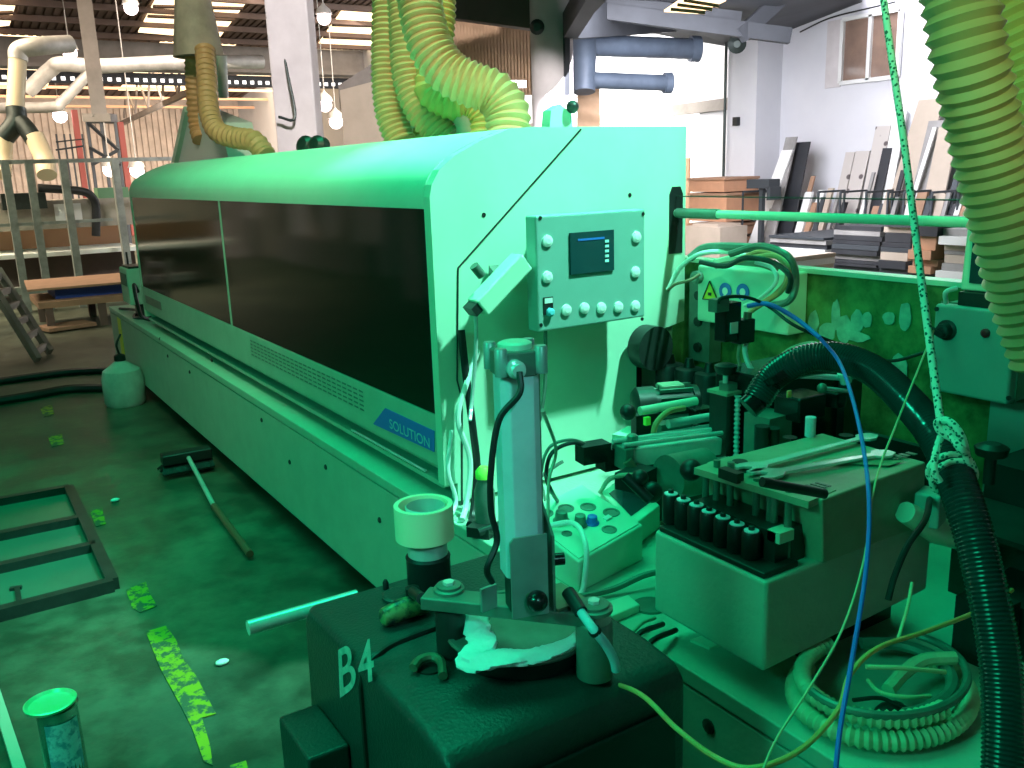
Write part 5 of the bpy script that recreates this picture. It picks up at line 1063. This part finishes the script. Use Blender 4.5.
hs = MB().tube([atz(BT+.012, 413, 668), atz(BT+.014, 420, 660), atz(BT+.014, 432, 657), atz(BT+.012, 441, 662), atz(BT+.01, 443, 676)], .008, 8); build('latch', hs, 'brass', t)
build('latch_recess', MB().lathe(atz(BT, 430, 668), [(.022, 0), (.022, .003)], 18), 'black', t)
# round plate and pot
pc = atz(.82, 525, 655); pc = V(.755, 1.195, 0)
t = thing('glue_pot', (pc.x, pc.y, BT), 'round black glue pot with a shiny rimmed lid plate on the charcoal unit', 'pot')
build('pot', MB().lathe((pc.x, pc.y, BT-.0), [(.118, 0), (.126, .01), (.126, .032)], 40), 'black', t); build('lid_plate', MB().lathe((pc.x, pc.y, BT+.032), [(.130, 0), (.132, .004), (.130, .008), (.122, .008), (.120, .005), (0, .005)], 44), 'mid', t)
ZA = .915
e0, e1 = atz(ZA, 449, 591), atz(ZA, 594, 610)
t = thing('support_beam', (e0+e1)/2, 'dark steel clamp arm with round end caps carrying the metal post', 'arm')
e0b = atz(ZA-.01, 425, 598)
build('bar', MB().bar(e0b, e1+V(0,0,-.01), .045, .022), 'mid', t, bevel=.003)
for q, rr in ((e0, .026), (e1, .030)):
    cb = build('end_cap', MB().lathe(q, [(rr, 0), (rr, .006), (rr*.8, .008), (rr*.8, .012), (rr*.4, .013)], 24), 'mid', t); build('nut', MB().lathe(q+V(0,0,.012), [(.010, 0), (.010, .006)], 6), 'steel', cb)
    build('roller', MB().lathe((q.x, q.y, BT+.001), [(rr*.98, 0), (rr, .004), (rr, ZA-BT-.022), (rr*.9, ZA-BT-.018)], 28), 'mid' if rr > .028 else 'dark', t)
pb = atz(ZA, 523, 605); pxc = pb.x; pyc = pb.y
fl_ = MB().box(pxc+.03, pxc+.09, pyc-.055, pyc+.02, ZA, ZA+.006); build('foot_plate', fl_, 'brass', t)
# aluminium post
t = thing('aluminium_post', (pxc, pyc, ZA), 'upright aluminium pneumatic post with a grey head block in the foreground centre', 'post')
ZT = aty(pyc, 520, 372).z; ZT2 = aty(pyc, 520, 347).z
w_ = .031; oc = [(-w_, -w_*.6), (-w_*.6, -w_), (w_*.6, -w_), (w_, -w_*.6), (w_, w_*.6), (w_*.6, w_), (-w_*.6, w_), (-w_, w_*.6)]
rt = Matrix.Rotation(-.28, 2)
def octp(s_): return [V(pxc, pyc, 0)+V(*(rt @ Vector((x*s_, y*s_))), 0) for x, y in oc]
build('barrel', MB().prism([p+V(0,0,ZA+.06) for p in octp(1)], (0, 0, ZT-ZA-.06)), 'alu', t, bevel=.002)
gr = MB()
for s1_ in (-.014, .014): 
    g_ = V(pxc, pyc, 0)+V(*(rt @ Vector((w_+.0005, s1_))), 0); gr.bar(g_+V(0,0,ZA+.06), g_+V(0,0,ZT), .003, .004)
build('groove', gr, 'mid', t)
hd_ = MB().prism([p+V(0,0,ZT) for p in octp(1.12)], (0, 0, ZT2-ZT)); build('head_block', hd_, 'mid', t, bevel=.003)
build('head_cap', MB().lathe((pxc, pyc, ZT2), [(.026, 0), (.026, .008), (.02, .011)], 20), 'paint', t)
for sx, sy in ((-1, -1), (1, -1), (1, 1), (-1, 1)): build('head_screw', MB().lathe(V(pxc, pyc, ZT+.004)+V(*(rt @ Vector((sx*.031, sy*.031))), 0), [(.010, 0), (.010, ZT2-ZT), (.008, ZT2-ZT+.003)], 12), 'plate', t)
fq = V(*(rt @ Vector((-.012, -w_*1.25))), 0)+V(pxc, pyc, (ZT+ZT2)/2-.004)
fa = V(*(rt @ Vector((0, -1))), 0); build('air_fitting', MB().lathe(fq, [(.014, -.004), (.014, .010), (.010, .012), (.010, .022), (.005, .022)], 16, ax=fa), 'steel', t)
def rp2(x, y, z): return V(pxc, pyc, 0)+V(*(rt @ Vector((x, y))), 0)+V(0,0,z)
bk_ = MB().prism([rp2(-.030, -.042, ZA+.001), rp2(.030, -.042, ZA+.001), rp2(.030, -.042, ZA+.135), rp2(-.024, -.042, ZA+.135), rp2(-.030, -.042, ZA+.128)], rp2(0, .004, 0)-rp2(0, 0, 0)); build('folded_bracket', bk_, 'plate', t)
bk_ = MB().prism([rp2(.042, -.042, ZA+.001), rp2(.042, .034, ZA+.001), rp2(.042, .034, ZA+.175), rp2(.042, .022, ZA+.175), rp2(.042, -.042, ZA+.13)], rp2(-.004, 0, 0)-rp2(0, 0, 0)); build('side_bracket', bk_, 'mid', t)
build('base_block', MB().prism([p+V(0,0,ZA) for p in octp(.8)], (0, 0, .06)), 'dark', t)
kq = V(pxc-.012, pyc-.06, ZA+.035); kb = build('ball_knob', MB().ball(kq, .017), 'blackgloss', t); build('knob_stem', MB().cyl(kq, kq+V(0,.03,0), .007), 'brass', kb)
build('side_knob', MB().cyl(V(pxc+.04, pyc-.02, ZA+.075), V(pxc+.062, pyc-.03, ZA+.075), .010), 'blackgloss', t)
build('side_plate', MB().cbox((pxc-.052, pyc+.02, ZA+.02), (.03, .005, .04), .1), 'plate', t)
cable([fq+fa*.022, fq+fa*.03+V(-.004,0,-.03), aty(pyc-.05, 499, 420), aty(pyc-.05, 491, 470), aty(pyc-.05, 491, 510), aty(pyc-.055, 497, 540), aty(pyc-.06, 487, 568), aty(pyc-.05, 492, 582)], .005, 'black', 'thin black cable running down the left of the aluminium post')
cable([aty(pyc, 545, 420)+V(.03,.05,0), aty(1.5, 556, 450), aty(1.5, 549, 480), aty(1.45, 548, 520)], .0035, 'coverm', 'thin pale wire hanging right of the aluminium post')
# pale-blue tube with black cuff
c0_ = atz(ZA+.01, 572, 603); pts_ = [c0_+V(0,.01,.015), atz(ZA+.01, 581, 612), atz(ZA, 594, 630), atz(ZA-.03, 606, 645), atz(ZA-.06, 614, 660), atz(ZA-.08, 616, 670)]
t = thing('blue_tube', pts_[-1], 'pale blue bundled tube with a black cuff bending over the right end cap', 'tube')
build('tube', MB().tube(pts_, .0075, 10), mat('pale_blue_tube', (.30, .72, .80), .35), t); build('cuff', MB().cyl(pts_[0], pts_[1], .011), 'black', t)
build('tie', MB().cyl(pts_[2], pts_[2]+(pts_[3]-pts_[2]).normalized()*.006, .010), 'black', t)
# rag
def rag():
    zz = BT+.045; spine = [((476, 618), .045, .035), ((477, 634), .028, .042), ((484, 650), .02, .045), ((470, 664), .012, .05), ((500, 663), .014, .045), ((525, 660), .012, .038), ((550, 655), .012, .034), ((572, 646), .016, .026), ((586, 632), .03, .014)]
    mb = MB(); random.seed(11); S = []; W = []
    for (p_, h_, w__) in spine: S.append(atz(zz, *p_)+V(0,0,h_*.5)); W.append(w__)
    P_ = smooth_path(S, 6); nP = len(P_); seg = 18; vs = []
    for i, p in enumerate(P_):
        t_ = (P_[min(i+1, nP-1)]-P_[max(i-1, 0)]).normalized(); s_ = V(-t_.y, t_.x, 0).normalized()
        k_ = i/(nP-1)*(len(W)-1); wI = W[int(k_)]+(W[min(int(k_)+1, len(W)-1)]-W[int(k_)])*(k_-int(k_))
        for j in range(seg):
            a = 2*PI*j/seg; rr = wI*.5*(1+random.uniform(-.14, .14)+.15*math.sin(3*a+i*.5)); vs.append(p+s_*math.cos(a)*rr+V(0,0,1)*(math.sin(a)*rr*.42))
    for v_ in vs: v_.z = max(v_.z, BT+.042)
    mb.add(vs, [(i*seg+j, i*seg+(j+1) % seg, (i+1)*seg+(j+1) % seg, (i+1)*seg+j) for i in range(nP-1) for j in range(seg)], True)
    mb.add(vs[:seg], [tuple(range(seg))]); mb.add(vs[-seg:], [tuple(range(seg))]); return mb
tag(build('rag', rag(), 'cloth'), 'crumpled white rag lying on the round lid plate', 'rag')
# jar and tape roll
jq = atz(BT, 430, 590); t = thing('jar', jq, 'milky jar with a dark lower half standing on the charcoal unit', 'jar')
zt_ = aty(jq.y, 430, 505).z
build('base', MB().lathe(jq, [(.040, 0), (.043, .004), (.043, .07), (.044, .073), (.040, .078)], 28), 'bodyd', t); build('body', MB().lathe(jq+V(0,0,.078), [(.039, 0), (.039, zt_-BT-.078), (.036, zt_-BT-.076), (.036, .002)], 28), 'tank', t)
tz0 = aty(jq.y, 427, 536).z; tz1 = aty(jq.y, 427, 503).z
tag(build('tape_roll', MB().lathe(V(jq.x-.004, jq.y, tz0), [(.046, 0), (.057, 0), (.057, tz1-tz0), (.0475, tz1-tz0), (.0465, tz1-tz0-.01), (.046, .002)], 40), 'cream'), 'cream masking tape roll fitted over the top of the jar', 'tape')
# utility tool
k0, k1 = atz(BT+.02, 381, 618), atz(BT+.022, 427, 603)
t = thing('utility_knife', k0, 'speckled blue and yellow hand tool with a black stub lying on the charcoal unit', 'tool')
kpt = [k0, k0.lerp(k1, .15), k0.lerp(k1, .5)+V(0,0,.004), k0.lerp(k1, .85), k1]
km = mat('speckled_tool', (.22, .30, .12), .35, 0, .12, 45, (.012, .02, .03)); build('body', MB().sweep(smooth_path(kpt, 4), [.010]+[.015+.005*math.sin(PI*i/16) for i in range(1, 16)]+[.010], 14), km, t)
build('blue_patch', MB().sweep([k0.lerp(k1, .25)+V(0,0,.008), k0.lerp(k1, .6)+V(0,0,.011)], [.012, .012], 12), 'blue', t)
t = thing('spray_nozzle', atz(BT, 425, 598), 'black stubby nozzle beside the hand tool', 'nozzle')
n0 = atz(BT+.03, 413, 600); n0 = V(n0.x, n0.y, BT); build('stub', MB().lathe(n0, [(.010, 0), (.010, .035), (.013, .037), (.013, .055), (.006, .057)], 16), 'black', t); build('arm', MB().cyl(n0+V(0,0,.047), e0b+V(-.005,0,.0), .010), 'black', t)
tag(build('dark_disc', MB().lathe(atz(BT+.001, 400, 597), [(.035, 0), (.035, .006), (.03, .008)], 24), 'body'), 'flat dark disc lying behind the hand tool', 'disc')
q = atz(BT, 386, 589); tag(build('small_bolt', MB().lathe(q, [(.006, 0), (.006, .014), (.003, .02)], 10), 'black'), 'tiny black bolt upright at the back of the charcoal unit', 'bolt')
